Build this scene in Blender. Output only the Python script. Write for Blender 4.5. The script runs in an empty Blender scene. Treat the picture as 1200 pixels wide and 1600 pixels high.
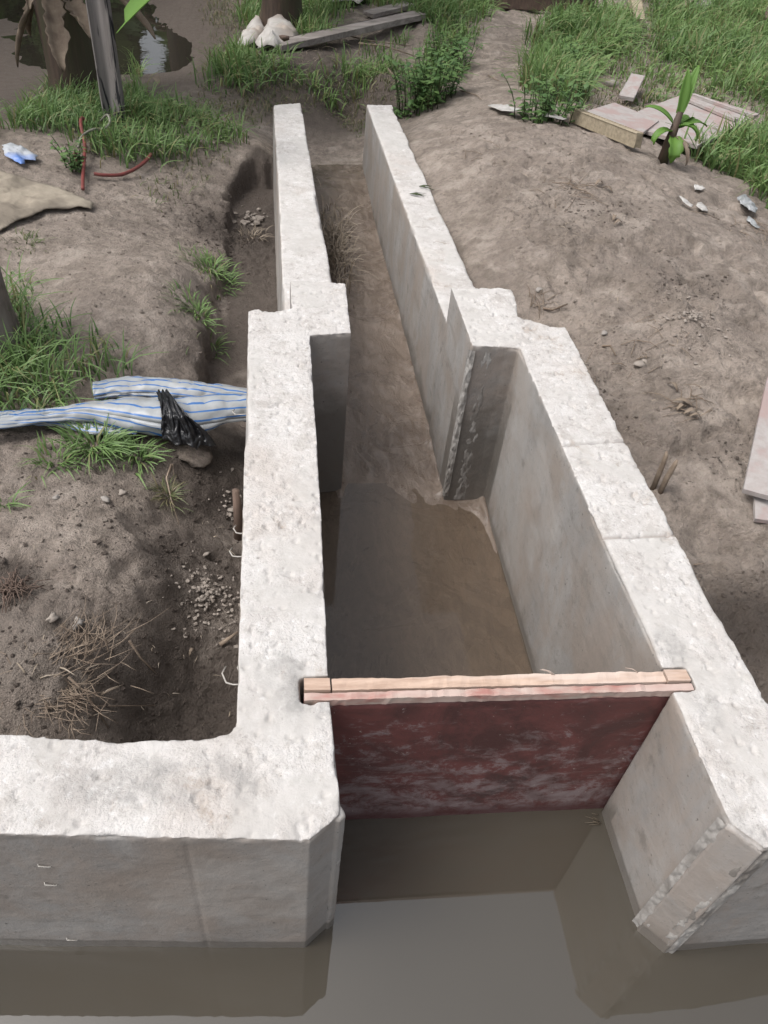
import bpy, bmesh, math, random
import numpy as np
from mathutils import Vector, Matrix
R = math.radians
sc = bpy.context.scene
col = sc.collection
rng = np.random.default_rng(7)
random.seed(5)

# ------------------------------------------------------------------ camera
CAM_M = np.array([[0.98982926, 0.01636081, -0.14131653],
                  [-0.11420036, 0.68373447, -0.72073951],
                  [0.0848311, 0.72954746, 0.6786488]])
CAM_H = 2.0
cam_d = bpy.data.cameras.new('camera')
cam = bpy.data.objects.new('camera', cam_d)
col.objects.link(cam)
cam_d.sensor_fit = 'VERTICAL'; cam_d.sensor_height = 36.0; cam_d.lens = 27.0
cam_d.clip_start = 0.05; cam_d.clip_end = 400
mw = Matrix([list(map(float, r)) for r in CAM_M]).to_4x4()
mw.translation = Vector((0, 0, CAM_H))
cam.matrix_world = mw
sc.camera = cam

# ------------------------------------------------------------------ light
SUN_EL, SUN_AZ = 60.0, -98.0      # azimuth from +Y towards +X
world = bpy.data.worlds.new('World'); sc.world = world
world.use_nodes = True
wn = world.node_tree; wn.nodes.clear()
sky = wn.nodes.new('ShaderNodeTexSky'); sky.sky_type = 'NISHITA'; sky.sun_disc = False
sky.sun_elevation = R(SUN_EL); sky.sun_rotation = R(SUN_AZ)
sky.air_density = 1.0; sky.dust_density = 6.0; sky.ozone_density = 1.0
hs = wn.nodes.new('ShaderNodeHueSaturation'); hs.inputs['Saturation'].default_value = 0.30
bg = wn.nodes.new('ShaderNodeBackground'); bg.inputs['Strength'].default_value = 0.15
wo = wn.nodes.new('ShaderNodeOutputWorld')
wn.links.new(sky.outputs[0], hs.inputs['Color']); wn.links.new(hs.outputs[0], bg.inputs['Color'])
wn.links.new(bg.outputs[0], wo.inputs['Surface'])
sl = bpy.data.lights.new('sun', 'SUN'); sl.energy = 0.95; sl.angle = R(28); sl.color = (1.0, 0.975, 0.955)
so = bpy.data.objects.new('sun', sl); col.objects.link(so)
sd = Vector((math.sin(R(SUN_AZ)) * math.cos(R(SUN_EL)), math.cos(R(SUN_AZ)) * math.cos(R(SUN_EL)), math.sin(R(SUN_EL))))
so.rotation_euler = sd.to_track_quat('Z', 'Y').to_euler()
so.location = sd * 20
sc.view_settings.view_transform = 'Standard'
sc.view_settings.look = 'None'
sc.view_settings.exposure = 0.55
sc.view_settings.gamma = 1.0

# ------------------------------------------------------------------ numeric helpers
def ray(px, py):
    v = CAM_M @ np.array([px - 600.0, -(py - 800.0), -1200.0])
    return v / np.linalg.norm(v)
def wp(px, py, z):
    d = ray(px, py); t = (z - CAM_H) / d[2]
    return np.array([d[0] * t, d[1] * t, z])

def _hash(ix, iy, iz, seed):
    h = (ix.astype(np.int64) * 374761393 + iy.astype(np.int64) * 668265263 + iz.astype(np.int64) * 2147483647 + seed * 974634777) & 0xFFFFFFFF
    h = ((h ^ (h >> 13)) * 1274126177) & 0xFFFFFFFF
    h = ((h ^ (h >> 16)) * 2246822519) & 0xFFFFFFFF
    return ((h ^ (h >> 15)) & 0xFFFFFF) / float(0xFFFFFF)
def vn(x, y, z=None, seed=0):
    """smooth value noise, -1..1"""
    x = np.asarray(x, float); y = np.asarray(y, float)
    z = np.zeros_like(x) if z is None else np.asarray(z, float)
    ix, iy, iz = np.floor(x), np.floor(y), np.floor(z)
    fx, fy, fz = x - ix, y - iy, z - iz
    fx = fx * fx * fx * (fx * (fx * 6 - 15) + 10); fy = fy * fy * fy * (fy * (fy * 6 - 15) + 10); fz = fz * fz * fz * (fz * (fz * 6 - 15) + 10)
    def c(a, b, d): return _hash(ix + a, iy + b, iz + d, seed)
    a = c(0, 0, 0) * (1 - fx) + c(1, 0, 0) * fx
    b = c(0, 1, 0) * (1 - fx) + c(1, 1, 0) * fx
    r0 = a * (1 - fy) + b * fy
    if not np.any(fz): return r0 * 2 - 1
    a = c(0, 0, 1) * (1 - fx) + c(1, 0, 1) * fx
    b = c(0, 1, 1) * (1 - fx) + c(1, 1, 1) * fx
    r1 = a * (1 - fy) + b * fy
    return (r0 * (1 - fz) + r1 * fz) * 2 - 1
def fbm(x, y, z=None, octv=4, seed=0, gain=.5):
    s = 0; a = 1; t = 0
    for k in range(octv):
        f = 2.03 ** k
        s = s + a * vn(x * f + 3.7 * k, y * f - 1.9 * k, None if z is None else z * f + 5.1 * k, seed + k)
        t += a; a *= gain
    return s / t
def ss(a, b, x):
    t = np.clip((x - a) / (b - a), 0, 1); return t * t * (3 - 2 * t)
def in_poly(x, y, poly):
    x = np.asarray(x); y = np.asarray(y); ins = np.zeros(x.shape, bool); n = len(poly)
    for i in range(n):
        x0, y0 = poly[i]; x1, y1 = poly[(i + 1) % n]
        if y0 == y1: continue
        c = ((y0 > y) != (y1 > y)) & (x < (x1 - x0) * (y - y0) / (y1 - y0) + x0)
        ins ^= c
    return ins
def poly_dist(x, y, poly):
    d = np.full(np.shape(x), 1e9); n = len(poly)
    for i in range(n):
        ax, ay = poly[i]; bx, by = poly[(i + 1) % n]
        L = (bx - ax) ** 2 + (by - ay) ** 2 + 1e-12
        t = np.clip(((x - ax) * (bx - ax) + (y - ay) * (by - ay)) / L, 0, 1)
        d = np.minimum(d, np.hypot(x - ax - t * (bx - ax), y - ay - t * (by - ay)))
    return d

# ------------------------------------------------------------------ scene helpers
def tag(o, label=None, cat=None, group=None, kind=None):
    if label: o['label'] = label
    if cat: o['category'] = cat
    if group: o['group'] = group
    if kind: o['kind'] = kind
    return o
def empty(name, loc, label, cat, group=None, rz=0):
    o = bpy.data.objects.new(name, None); col.objects.link(o)
    o.location = tuple(map(float, loc)); o.rotation_euler = (0, 0, rz); o.empty_display_size = .05
    return tag(o, label, cat, group)
def link(name, me, mats, parent=None, smooth=True):
    o = bpy.data.objects.new(name, me); col.objects.link(o)
    for m in (mats if isinstance(mats, (list, tuple)) else [mats]): me.materials.append(m)
    if smooth: me.polygons.foreach_set('use_smooth', [True] * len(me.polygons))
    if parent is not None:
        o.parent = parent
    return o
def np_mesh(name, V, F, smooth=True):
    """V (n,3), F (m,k) with k fixed"""
    me = bpy.data.meshes.new(name)
    V = np.ascontiguousarray(V, np.float32); F = np.ascontiguousarray(F, np.int32)
    m, k = F.shape
    me.vertices.add(len(V)); me.vertices.foreach_set('co', V.ravel())
    me.loops.add(m * k); me.loops.foreach_set('vertex_index', F.ravel())
    me.polygons.add(m); me.polygons.foreach_set('loop_start', np.arange(0, m * k, k, dtype=np.int32))
    me.polygons.foreach_set('loop_total', np.full(m, k, np.int32))
    me.update(calc_edges=True); me.validate()
    return me
def fattr(me, name, vals):
    a = me.attributes.new(name, 'FLOAT', 'POINT'); a.data.foreach_set('value', np.ascontiguousarray(vals, np.float32))

class MB:
    """collects shapes into one mesh"""
    def __init__(s): s.v = []; s.f = []; s.a = []
    def add(s, V, F, a=0.0):
        n = len(s.v); s.v += [tuple(map(float, p)) for p in V]; s.f += [tuple(n + i for i in f) for f in F]
        s.a += (list(a) if hasattr(a, '__len__') else [a] * len(V))
    def hexa(s, P, a=0.0):
        s.add(P, [(3, 2, 1, 0), (4, 5, 6, 7), (0, 1, 5, 4), (1, 2, 6, 5), (2, 3, 7, 6), (3, 0, 4, 7)], a)
    def bar(s, p0, p1, w, h, up=(0, 0, 1), seg=1, jit=0.0, a=0.0):
        """a timber from p0 to p1, w wide, h deep, its section slightly uneven along it"""
        p0 = np.array(p0, float); p1 = np.array(p1, float); d = p1 - p0; d /= np.linalg.norm(d)
        u = np.array(up, float); sdir = np.cross(d, u); sdir /= np.linalg.norm(sdir); u = np.cross(sdir, d)
        V = []; 
        for k in range(seg + 1):
            c = p0 + (p1 - p0) * k / seg
            jw = 1 + random.uniform(-jit, jit); jh = 1 + random.uniform(-jit, jit)
            b = min(w, h) * .09
            for (x, y) in ((-1, -1), (1, -1), (1, 1), (-1, 1)):
                X = sdir * x * w / 2 * jw; Y = u * y * h / 2 * jh
                V.append(c + X * (1 - b / w * 2) + Y) if x * y > 0 else V.append(c + X + Y * (1 - b / h * 2))
                V.append(c + X + Y * (1 - b / h * 2)) if x * y > 0 else V.append(c + X * (1 - b / w * 2) + Y)
        F = []
        for k in range(seg):
            for i in range(8):
                j = (i + 1) % 8; F.append((k * 8 + i, k * 8 + j, k * 8 + 8 + j, k * 8 + 8 + i))
        F.append(tuple(range(7, -1, -1))); F.append(tuple(range(seg * 8, seg * 8 + 8)))
        s.add(V, F, a)
    def tube(s, pts, rad, n=8, cap=True, squash=None, a=0.0):
        pts = [np.array(p, float) for p in pts]; m = len(pts)
        rad = rad if hasattr(rad, '__len__') else [rad] * m
        V = []; up = np.array([0, 0, 1.0]); prev = None
        for k in range(m):
            d = pts[min(k + 1, m - 1)] - pts[max(k - 1, 0)]; d /= (np.linalg.norm(d) + 1e-9)
            if prev is None:
                r = np.cross(d, up if abs(d[2]) < .9 else np.array([1.0, 0, 0]))
            else:
                r = prev - d * np.dot(prev, d)
            r /= (np.linalg.norm(r) + 1e-9); prev = r; u = np.cross(r, d)
            for i in range(n):
                t = 2 * math.pi * i / n
                V.append(pts[k] + r * math.cos(t) * rad[k] + u * math.sin(t) * rad[k] * (squash or 1))
        F = [(k * n + i, k * n + (i + 1) % n, (k + 1) * n + (i + 1) % n, (k + 1) * n + i) for k in range(m - 1) for i in range(n)]
        if cap: F += [tuple(range(n - 1, -1, -1)), tuple(range((m - 1) * n, m * n))]
        s.add(V, F, a)
    def rock(s, c, r, sq=.7, a=0.0, sub=1, jit=.25):
        bm = bmesh.new(); bmesh.ops.create_icosphere(bm, subdivisions=sub, radius=1)
        ph = random.random() * 50; rz = random.random() * 6.28
        V = []
        for v in bm.verts:
            p = v.co; k = 1 + jit * float(vn(np.array([p.x * 1.4 + ph]), np.array([p.y * 1.4]), np.array([p.z * 1.4 + .3]))[0]) * 1.6
            x, y = p.x * 1.2, p.y * .85
            V.append((c[0] + r * k * (x * math.cos(rz) - y * math.sin(rz)), c[1] + r * k * (x * math.sin(rz) + y * math.cos(rz)), c[2] + r * k * p.z * sq))
        F = [tuple(v.index for v in f.verts) for f in bm.faces]; bm.free()
        s.add(V, F, a)
    def build(s, name, mat, parent=None, smooth=True, attr=None, origin=None):
        me = bpy.data.meshes.new(name)
        V = s.v
        if origin is not None: V = [(p[0] - origin[0], p[1] - origin[1], p[2] - origin[2]) for p in V]
        elif parent is not None:
            L = parent.location; V = [(p[0] - L[0], p[1] - L[1], p[2] - L[2]) for p in V]
        me.from_pydata(V, [], s.f); me.update()
        if attr: fattr(me, attr, s.a)
        o = link(name, me, mat, parent, smooth)
        if origin is not None: o.location = tuple(map(float, origin))
        return o

# ------------------------------------------------------------------ materials
class NT:
    def __init__(s, name):
        s.m = bpy.data.materials.new(name); s.m.use_nodes = True; s.t = s.m.node_tree; s.t.nodes.clear()
        s.out = s.t.nodes.new('ShaderNodeOutputMaterial'); s.b = s.t.nodes.new('ShaderNodeBsdfPrincipled')
        s.t.links.new(s.b.outputs[0], s.out.inputs[0])
        s.tc = s.t.nodes.new('ShaderNodeTexCoord'); s.geo = s.t.nodes.new('ShaderNodeNewGeometry')
        s.pos = s.geo.outputs['Position']
    def L(s, a, b): s.t.links.new(a, b)
    def noise(s, scale, det=4, rough=.55, vec=None, dist=0.0):
        n = s.t.nodes.new('ShaderNodeTexNoise'); n.inputs['Scale'].default_value = scale; n.inputs['Detail'].default_value = det
        n.inputs['Roughness'].default_value = rough; n.inputs['Distortion'].default_value = dist
        s.L(vec or s.pos, n.inputs['Vector']); return n.outputs['Fac']
    def vor(s, scale, vec=None, feat='F1'):
        n = s.t.nodes.new('ShaderNodeTexVoronoi'); n.inputs['Scale'].default_value = scale; n.feature = feat
        s.L(vec or s.pos, n.inputs['Vector']); return n.outputs['Distance']
    def map(s, v, a, b, c=0.0, d=1.0):
        n = s.t.nodes.new('ShaderNodeMapRange'); n.inputs[1].default_value = a; n.inputs[2].default_value = b
        n.inputs[3].default_value = c; n.inputs[4].default_value = d; s.L(v, n.inputs[0]); return n.outputs[0]
    def math(s, op, a, b=None):
        n = s.t.nodes.new('ShaderNodeMath'); n.operation = op
        for i, v in enumerate((a, b)):
            if v is None: continue
            if isinstance(v, (int, float)): n.inputs[i].default_value = v
            else: s.L(v, n.inputs[i])
        return n.outputs[0]
    def mix(s, f, a, b, bt='MIX'):
        n = s.t.nodes.new('ShaderNodeMixRGB'); n.blend_type = bt
        for i, v in enumerate((f, a, b)):
            if isinstance(v, (int, float)): n.inputs[i].default_value = v
            elif isinstance(v, tuple): n.inputs[i].default_value = (*v, 1)
            else: s.L(v, n.inputs[i])
        return n.outputs[0]
    def attr(s, name):
        n = s.t.nodes.new('ShaderNodeAttribute'); n.attribute_name = name; return n.outputs['Fac']
    def sep(s, v):
        n = s.t.nodes.new('ShaderNodeSeparateXYZ'); s.L(v, n.inputs[0]); return n.outputs
    def scale(s, vec, x, y, z):
        n = s.t.nodes.new('ShaderNodeMapping'); n.inputs['Scale'].default_value = (x, y, z); s.L(vec, n.inputs['Vector']); return n.outputs[0]
    def bump(s, h, st, dist=.01, prev=None):
        n = s.t.nodes.new('ShaderNodeBump'); n.inputs['Strength'].default_value = st; n.inputs['Distance'].default_value = dist
        s.L(h, n.inputs['Height'])
        if prev is not None: s.L(prev, n.inputs['Normal'])
        return n.outputs[0]
    def set(s, col=None, rough=None, nrm=None, **kw):
        if col is not None:
            if isinstance(col, tuple): s.b.inputs['Base Color'].default_value = (*col, 1)
            else: s.L(col, s.b.inputs['Base Color'])
        if rough is not None:
            if isinstance(rough, (int, float)): s.b.inputs['Roughness'].default_value = rough
            else: s.L(rough, s.b.inputs['Roughness'])
        if nrm is not None: s.L(nrm, s.b.inputs['Normal'])
        for k, v in kw.items(): s.b.inputs[k.replace('_', ' ')].default_value = v
        return s.m

def mat_concrete():
    n = NT('cast_concrete')
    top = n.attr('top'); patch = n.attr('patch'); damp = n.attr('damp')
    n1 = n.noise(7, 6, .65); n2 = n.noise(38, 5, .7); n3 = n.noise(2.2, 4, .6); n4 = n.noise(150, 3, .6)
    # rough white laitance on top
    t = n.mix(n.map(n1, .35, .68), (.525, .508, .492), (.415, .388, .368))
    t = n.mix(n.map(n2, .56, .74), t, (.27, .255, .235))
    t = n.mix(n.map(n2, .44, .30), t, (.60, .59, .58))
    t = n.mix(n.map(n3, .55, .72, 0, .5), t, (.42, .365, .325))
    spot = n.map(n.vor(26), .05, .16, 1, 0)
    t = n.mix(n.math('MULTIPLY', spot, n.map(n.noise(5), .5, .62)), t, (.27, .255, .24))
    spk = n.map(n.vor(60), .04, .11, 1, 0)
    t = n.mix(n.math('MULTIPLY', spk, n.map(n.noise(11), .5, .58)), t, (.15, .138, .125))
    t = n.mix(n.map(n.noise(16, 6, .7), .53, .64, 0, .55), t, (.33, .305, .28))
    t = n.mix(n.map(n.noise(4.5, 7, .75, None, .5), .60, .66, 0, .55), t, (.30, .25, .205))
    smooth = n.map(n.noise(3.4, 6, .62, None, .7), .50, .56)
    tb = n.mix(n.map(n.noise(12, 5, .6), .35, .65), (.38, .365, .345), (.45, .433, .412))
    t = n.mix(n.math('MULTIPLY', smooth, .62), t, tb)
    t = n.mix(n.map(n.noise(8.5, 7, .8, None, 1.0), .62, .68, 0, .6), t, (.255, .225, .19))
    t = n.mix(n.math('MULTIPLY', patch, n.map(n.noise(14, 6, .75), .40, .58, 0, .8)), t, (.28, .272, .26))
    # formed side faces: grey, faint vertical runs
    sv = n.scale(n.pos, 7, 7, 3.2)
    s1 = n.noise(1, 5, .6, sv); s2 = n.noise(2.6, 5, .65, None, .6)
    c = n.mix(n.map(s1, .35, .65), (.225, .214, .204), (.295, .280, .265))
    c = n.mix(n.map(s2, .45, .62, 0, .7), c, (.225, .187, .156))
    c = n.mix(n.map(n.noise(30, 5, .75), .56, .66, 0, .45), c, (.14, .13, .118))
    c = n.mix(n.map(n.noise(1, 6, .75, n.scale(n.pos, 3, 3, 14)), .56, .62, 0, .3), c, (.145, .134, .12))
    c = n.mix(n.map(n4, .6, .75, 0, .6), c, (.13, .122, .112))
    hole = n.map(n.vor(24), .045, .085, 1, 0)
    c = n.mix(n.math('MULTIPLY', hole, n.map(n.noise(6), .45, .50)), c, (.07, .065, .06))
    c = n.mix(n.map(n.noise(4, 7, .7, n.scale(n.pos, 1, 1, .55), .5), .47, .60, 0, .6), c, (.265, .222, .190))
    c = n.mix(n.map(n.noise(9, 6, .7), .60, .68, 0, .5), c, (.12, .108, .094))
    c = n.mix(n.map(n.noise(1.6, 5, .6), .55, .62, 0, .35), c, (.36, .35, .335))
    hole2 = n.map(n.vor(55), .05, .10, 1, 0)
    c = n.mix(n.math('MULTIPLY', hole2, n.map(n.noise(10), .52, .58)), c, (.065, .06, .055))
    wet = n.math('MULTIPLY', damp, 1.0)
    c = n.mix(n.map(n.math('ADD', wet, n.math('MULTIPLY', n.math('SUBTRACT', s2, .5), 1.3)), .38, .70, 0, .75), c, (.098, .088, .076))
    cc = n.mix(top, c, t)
    h = n.math('ADD', n.math('MULTIPLY', n2, 1.0), n.math('MULTIPLY', n4, .5))
    b1 = n.bump(h, .55, .010)
    n.set(cc, n.map(damp, 0, 1, .93, .5), b1)
    # the bump is weak on the shuttered faces
    bn = [x for x in n.t.nodes if x.type == 'BUMP'][0]
    n.L(n.math('MULTIPLY', n.map(top, 0, 1, .22, .62), n.map(n.math('MULTIPLY', smooth, top), 0, 1, 1.0, .35)), bn.inputs['Strength'])
    return n.m
def mat_mud():
    n = NT('mud')
    wet = n.attr('wet'); clod = n.attr('clod'); pale = n.attr('pale')
    a = n.noise(3.2, 6, .6); b = n.noise(17, 6, .7); c = n.noise(90, 4, .7); d = n.noise(260, 2, .6)
    base = n.mix(n.map(a, .35, .66), (.240, .198, .168), (.37, .312, .265))
    base = n.mix(n.map(b, .48, .66, 0, .7), base, (.115, .094, .077))
    base = n.mix(n.map(n.noise(45, 5, .7), .54, .64, 0, .62), base, (.115, .094, .077))
    base = n.mix(n.map(c, .54, .68, 0, .6), base, (.29, .255, .22))
    base = n.mix(n.map(n.noise(7, 6, .7, None, .6), .50, .62, 0, .55), base, (.165, .135, .109))
    base = n.mix(n.map(n.noise(5, 6, .7, None, .3), .52, .64, 0, .6), base, (.47, .405, .35))
    w = n.map(n.math('ADD', wet, n.math('MULTIPLY', n.math('SUBTRACT', b, .5), .7)), .25, .85)
    base = n.mix(w, base, (.092, .073, .061))
    base = n.mix(n.math('MULTIPLY', pale, n.map(b, .3, .6)), base, (.36, .31, .265))
    sp = n.map(n.vor(34), .06, .15, 1, 0)
    base = n.mix(n.math('MULTIPLY', sp, n.map(n.noise(2.3), .5, .62, 0, .75)), base, (.05, .04, .034))
    h = n.math('ADD', b, n.math('ADD', n.math('MULTIPLY', c, .6), n.math('MULTIPLY', d, .3)))
    h = n.math('ADD', h, n.math('MULTIPLY', n.noise(45, 5, .75), .7))
    bp = n.bump(h, .6, .028)
    bn = [x for x in n.t.nodes if x.type == 'BUMP'][0]
    n.L(n.map(clod, 0, 1, .8, 1.0), bn.inputs['Strength'])
    n.b.inputs['Specular IOR Level'].default_value = .3
    return n.set(base, n.map(w, 0, 1, .92, .72), bp)
def mat_bed():
    n = NT('wet_silt')
    wet = n.attr('wet')
    sv = n.scale(n.pos, 14, 5, 10)
    rot = n.t.nodes.new('ShaderNodeMapping'); rot.inputs['Rotation'].default_value = (0, 0, .6); rot.inputs['Scale'].default_value = (20, 8, 10); n.L(n.pos, rot.inputs['Vector'])
    a = n.noise(3.0, 6, .6, None, 1.2); b = n.noise(1, 6, .65, rot.outputs[0], .8); c = n.noise(70, 4, .65)
    base = n.mix(n.map(a, .36, .64), (.110, .083, .065), (.175, .137, .109))
    base = n.mix(n.map(b, .46, .68, 0, .6), base, (.25, .205, .172))
    base = n.mix(n.map(c, .58, .74, 0, .5), base, (.05, .038, .03))
    h = n.math('ADD', n.math('MULTIPLY', b, .8), n.math('MULTIPLY', c, .25))
    return n.set(base, n.map(a, .35, .65, .16, .42), n.bump(h, .8, .015))
def mat_water(name, colr, rough=.035, bump=.02, scale=3.0, ior=1.42):
    n = NT(name)
    a = n.noise(scale, 3, .5); b = n.noise(1.1, 3, .5)
    c = n.mix(n.map(b, .3, .7), colr, tuple(x * .82 for x in colr))
    return n.set(c, rough, n.bump(a, bump, .02), IOR=ior)
def mat_grass(name, g0, g1, dry, trans=.35):
    n = NT(name)
    t = n.attr('tint'); hgt = n.attr('tip')
    c = n.mix(n.map(t, 0, .75), g0, g1)
    c = n.mix(n.map(t, .82, .88), c, dry)
    c = n.mix(n.math('MULTIPLY', hgt, .35), c, tuple(min(1, x * 1.6) for x in g1))
    n.set(c, .55)
    tr = n.t.nodes.new('ShaderNodeBsdfTranslucent'); n.L(c, tr.inputs['Color'])
    mx = n.t.nodes.new('ShaderNodeMixShader'); mx.inputs[0].default_value = trans
    n.L(n.b.outputs[0], mx.inputs[1]); n.L(tr.outputs[0], mx.inputs[2]); n.L(mx.outputs[0], n.out.inputs[0])
    return n.m
def mat_simple(name, c0, c1, scale=20, rough=.7, bump=.3, stretch=None, c2=None, spec=None):
    n = NT(name)
    v = n.tc.outputs['Object'] if stretch is None else n.scale(n.tc.outputs['Object'], *stretch)
    a = n.noise(scale, 6, .65, v); b = n.noise(scale * .22, 4, .6, v)
    c = n.mix(n.map(a, .36, .64), c0, c1)
    if c2: c = n.mix(n.map(b, .48, .62), c, c2)
    n.set(c, rough, n.bump(a, bump, .006))
    if spec is not None: n.b.inputs['Specular IOR Level'].default_value = spec
    return n.m
def mat_gate():
    n = NT('red_formply'); z = n.sep(n.pos)
    a = n.noise(5, 8, .72, None, .8); b = n.noise(11, 8, .78, n.scale(n.pos, 1, 1, 1.5), .4); d = n.noise(2.6, 6, .7, None, .5)
    c = n.mix(n.map(a, .42, .58), (.075, .030, .028), (.135, .045, .041))
    f = n.math('ADD', n.map(z[2], .0, .52, .10, -.09), b)
    c = n.mix(n.map(f, .49, .60, 0, .60), c, (.215, .165, .165))
    c = n.mix(n.map(n.math('ADD', f, n.math('SUBTRACT', a, .5)), .57, .70, 0, .55), c, (.27, .228, .230))
    c = n.mix(n.map(d, .58, .64, 0, .65), c, (.045, .028, .027))
    c = n.mix(n.map(n.noise(60, 5, .7), .66, .70), c, (.34, .29, .27))
    c = n.mix(n.map(n.noise(1, 6, .7, n.scale(n.pos, 4, 4, 60)), .62, .68, 0, .4), c, (.22, .17, .165))
    c = n.mix(n.map(z[2], .018, .055, .8, 0), c, (.06, .014, .014))
    return n.set(c, n.map(a, .35, .65, .42, .75), n.bump(b, .3, .006))
def mat_post():
    n = NT('tar_stained_post'); o = n.tc.outputs['Object']
    g = n.noise(1, 6, .65, n.scale(o, 40, 40, 2.5)); st = n.noise(1, 5, .6, n.scale(o, 9, 9, 1.6), .6)
    c = n.mix(n.map(g, .35, .65), (.15, .138, .132), (.235, .215, .205))
    c = n.mix(n.map(st, .50, .535), c, (.010, .010, .013))
    return n.set(c, .75, n.bump(g, .4, .008))
def mat_hose():
    n = NT('striped_plastic')
    u = n.attr('u')
    fr = n.math('FRACT', n.math('MULTIPLY', u, 11.0))
    st = n.math('MULTIPLY', n.map(fr, .38, .41), n.map(fr, .60, .57))
    c = n.mix(n.map(n.noise(9, 5, .6), .45, .72, 0, .6), (.31, .33, .345), (.19, .178, .155))
    c = n.mix(st, c, (.025, .115, .33))
    return n.set(c, .42, n.bump(n.noise(14, 4, .6), .25, .01))
M = {}
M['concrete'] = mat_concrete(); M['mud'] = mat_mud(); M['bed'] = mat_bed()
M['canal'] = mat_water('murky_canal_water', (.062, .054, .042), .0, .004, 2.2, 1.85)
def mat_film():
    n = NT('shallow_brown_water'); bp = n.bump(n.noise(9, 3, .5), .03, .02)
    n.set((.150, .120, .092), .5, None)
    tr = n.t.nodes.new('ShaderNodeBsdfTransparent'); tr.inputs['Color'].default_value = (.80, .72, .63, 1)
    m1 = n.t.nodes.new('ShaderNodeMixShader'); m1.inputs[0].default_value = .38; n.L(tr.outputs[0], m1.inputs[1]); n.L(n.b.outputs[0], m1.inputs[2])
    gl = n.t.nodes.new('ShaderNodeBsdfGlossy'); gl.inputs['Roughness'].default_value = .05; n.L(bp, gl.inputs['Normal'])
    fr = n.t.nodes.new('ShaderNodeFresnel'); fr.inputs['IOR'].default_value = 1.45
    m2 = n.t.nodes.new('ShaderNodeMixShader'); n.L(fr.outputs[0], m2.inputs[0]); n.L(m1.outputs[0], m2.inputs[1]); n.L(gl.outputs[0], m2.inputs[2])
    n.L(m2.outputs[0], n.out.inputs[0]); return n.m
M['puddle'] = mat_film()
M['pond'] = mat_water('dark_pond_water', (.026, .023, .018), .015, .07, 5.0, 1.40)
M['grass'] = mat_grass('fresh_grass', (.052, .108, .034), (.17, .265, .085), (.20, .165, .085))
M['grass_dull'] = mat_grass('worn_grass', (.062, .085, .033), (.13, .15, .062), (.22, .175, .11))
M['straw'] = mat_grass('dead_grass', (.14, .112, .080), (.25, .205, .155), (.33, .27, .20), .1)
M['wood_bits'] = mat_grass('rotten_stalks', (.045, .034, .026), (.10, .078, .058), (.33, .28, .22), .05)
M['leaf'] = mat_grass('weed_leaf', (.05, .115, .035), (.13, .22, .07), (.16, .17, .06))
M['gate'] = mat_gate()
M['timber'] = mat_simple('raw_timber', (.50, .37, .29), (.36, .25, .19), 5, .75, .35, (2, 14, 14), (.52, .42, .36))
M['timber_red'] = mat_simple('red_edged_ply', (.40, .325, .28), (.33, .16, .135), 4, .7, .35, (3, 10, 10), (.45, .35, .31))
M['plank'] = mat_simple('weathered_plank', (.24, .215, .20), (.15, .128, .115), 9, .8, .4, (1, 6, 6), (.29, .26, .24))
M['board'] = mat_simple('cement_stained_board', (.35, .325, .31), (.29, .26, .245), 9, .75, .3, (3, 3, 3), (.31, .235, .22))
M['batten'] = mat_simple('yellowed_batten', (.34, .29, .21), (.22, .18, .125), 9, .8, .4, (1, 5, 5))
M['post'] = mat_post()
M['hose'] = mat_hose()
M['bag'] = mat_simple('black_plastic', (.008, .008, .009), (.014, .014, .016), 8, .30, .12)
M['red'] = mat_simple('red_rubber', (.19, .035, .03), (.12, .035, .03), 20, .5, .2)
M['cable'] = mat_simple('grey_cable', (.20, .19, .16), (.13, .13, .10), 20, .5, .1)
M['tarp'] = mat_simple('dirty_sackcloth', (.30, .262, .205), (.21, .178, .138), 12, .85, .5, None, (.16, .135, .105))
M['sack'] = mat_simple('white_woven_sack', (.43, .41, .39), (.33, .305, .28), 10, .65, .5, None, (.34, .29, .25))
M['white'] = mat_simple('white_scrap', (.46, .45, .43), (.32, .30, .28), 25, .55, .3)
M['bluewhite'] = mat_simple('blue_printed_film', (.40, .42, .45), (.34, .36, .38), 8, .4, .3, None, (.10, .19, .46))
M['foil'] = mat_simple('grey_foil', (.34, .35, .36), (.16, .17, .17), 22, .35, .5)
M['bark'] = mat_simple('bark', (.15, .125, .105), (.085, .068, .055), 14, .9, .8, (2, 2, .7), (.20, .175, .155))
M['pstem'] = mat_simple('banana_stem', (.075, .048, .032), (.035, .022, .016), 5, .7, .6, (6, 6, .8), (.05, .045, .022))
M['dryleaf'] = mat_simple('dry_banana_leaf', (.22, .175, .13), (.13, .095, .07), 12, .8, .5)
M['bleaf'] = mat_grass('banana_leaf', (.08, .19, .035), (.16, .30, .06), (.25, .2, .05), .45)
M['stone'] = mat_simple('grey_stone', (.30, .275, .25), (.20, .18, .16), 30, .9, .5)
M['rubble'] = mat_simple('mortar_rubble', (.29, .255, .222), (.20, .17, .145), 24, .95, .7)
M['clod'] = mat_simple('soil_clod', (.15, .12, .096), (.095, .074, .06), 30, .95, .6)
M['twig'] = mat_simple('dry_twig', (.26, .205, .155), (.15, .11, .08), 20, .85, .3)
M['wood_dark'] = mat_simple('old_wood', (.16, .11, .085), (.09, .062, .048), 9, .85, .5, (4, 4, 1))
M['wire'] = mat_simple('galvanised_wire', (.42, .40, .37), (.30, .28, .25), 30, .45, .1)
M['paint_strip'] = mat_simple('mortar_smear', (.36, .345, .325), (.24, .225, .21), 24, .9, .8, None, (.17, .155, .14))

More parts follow.
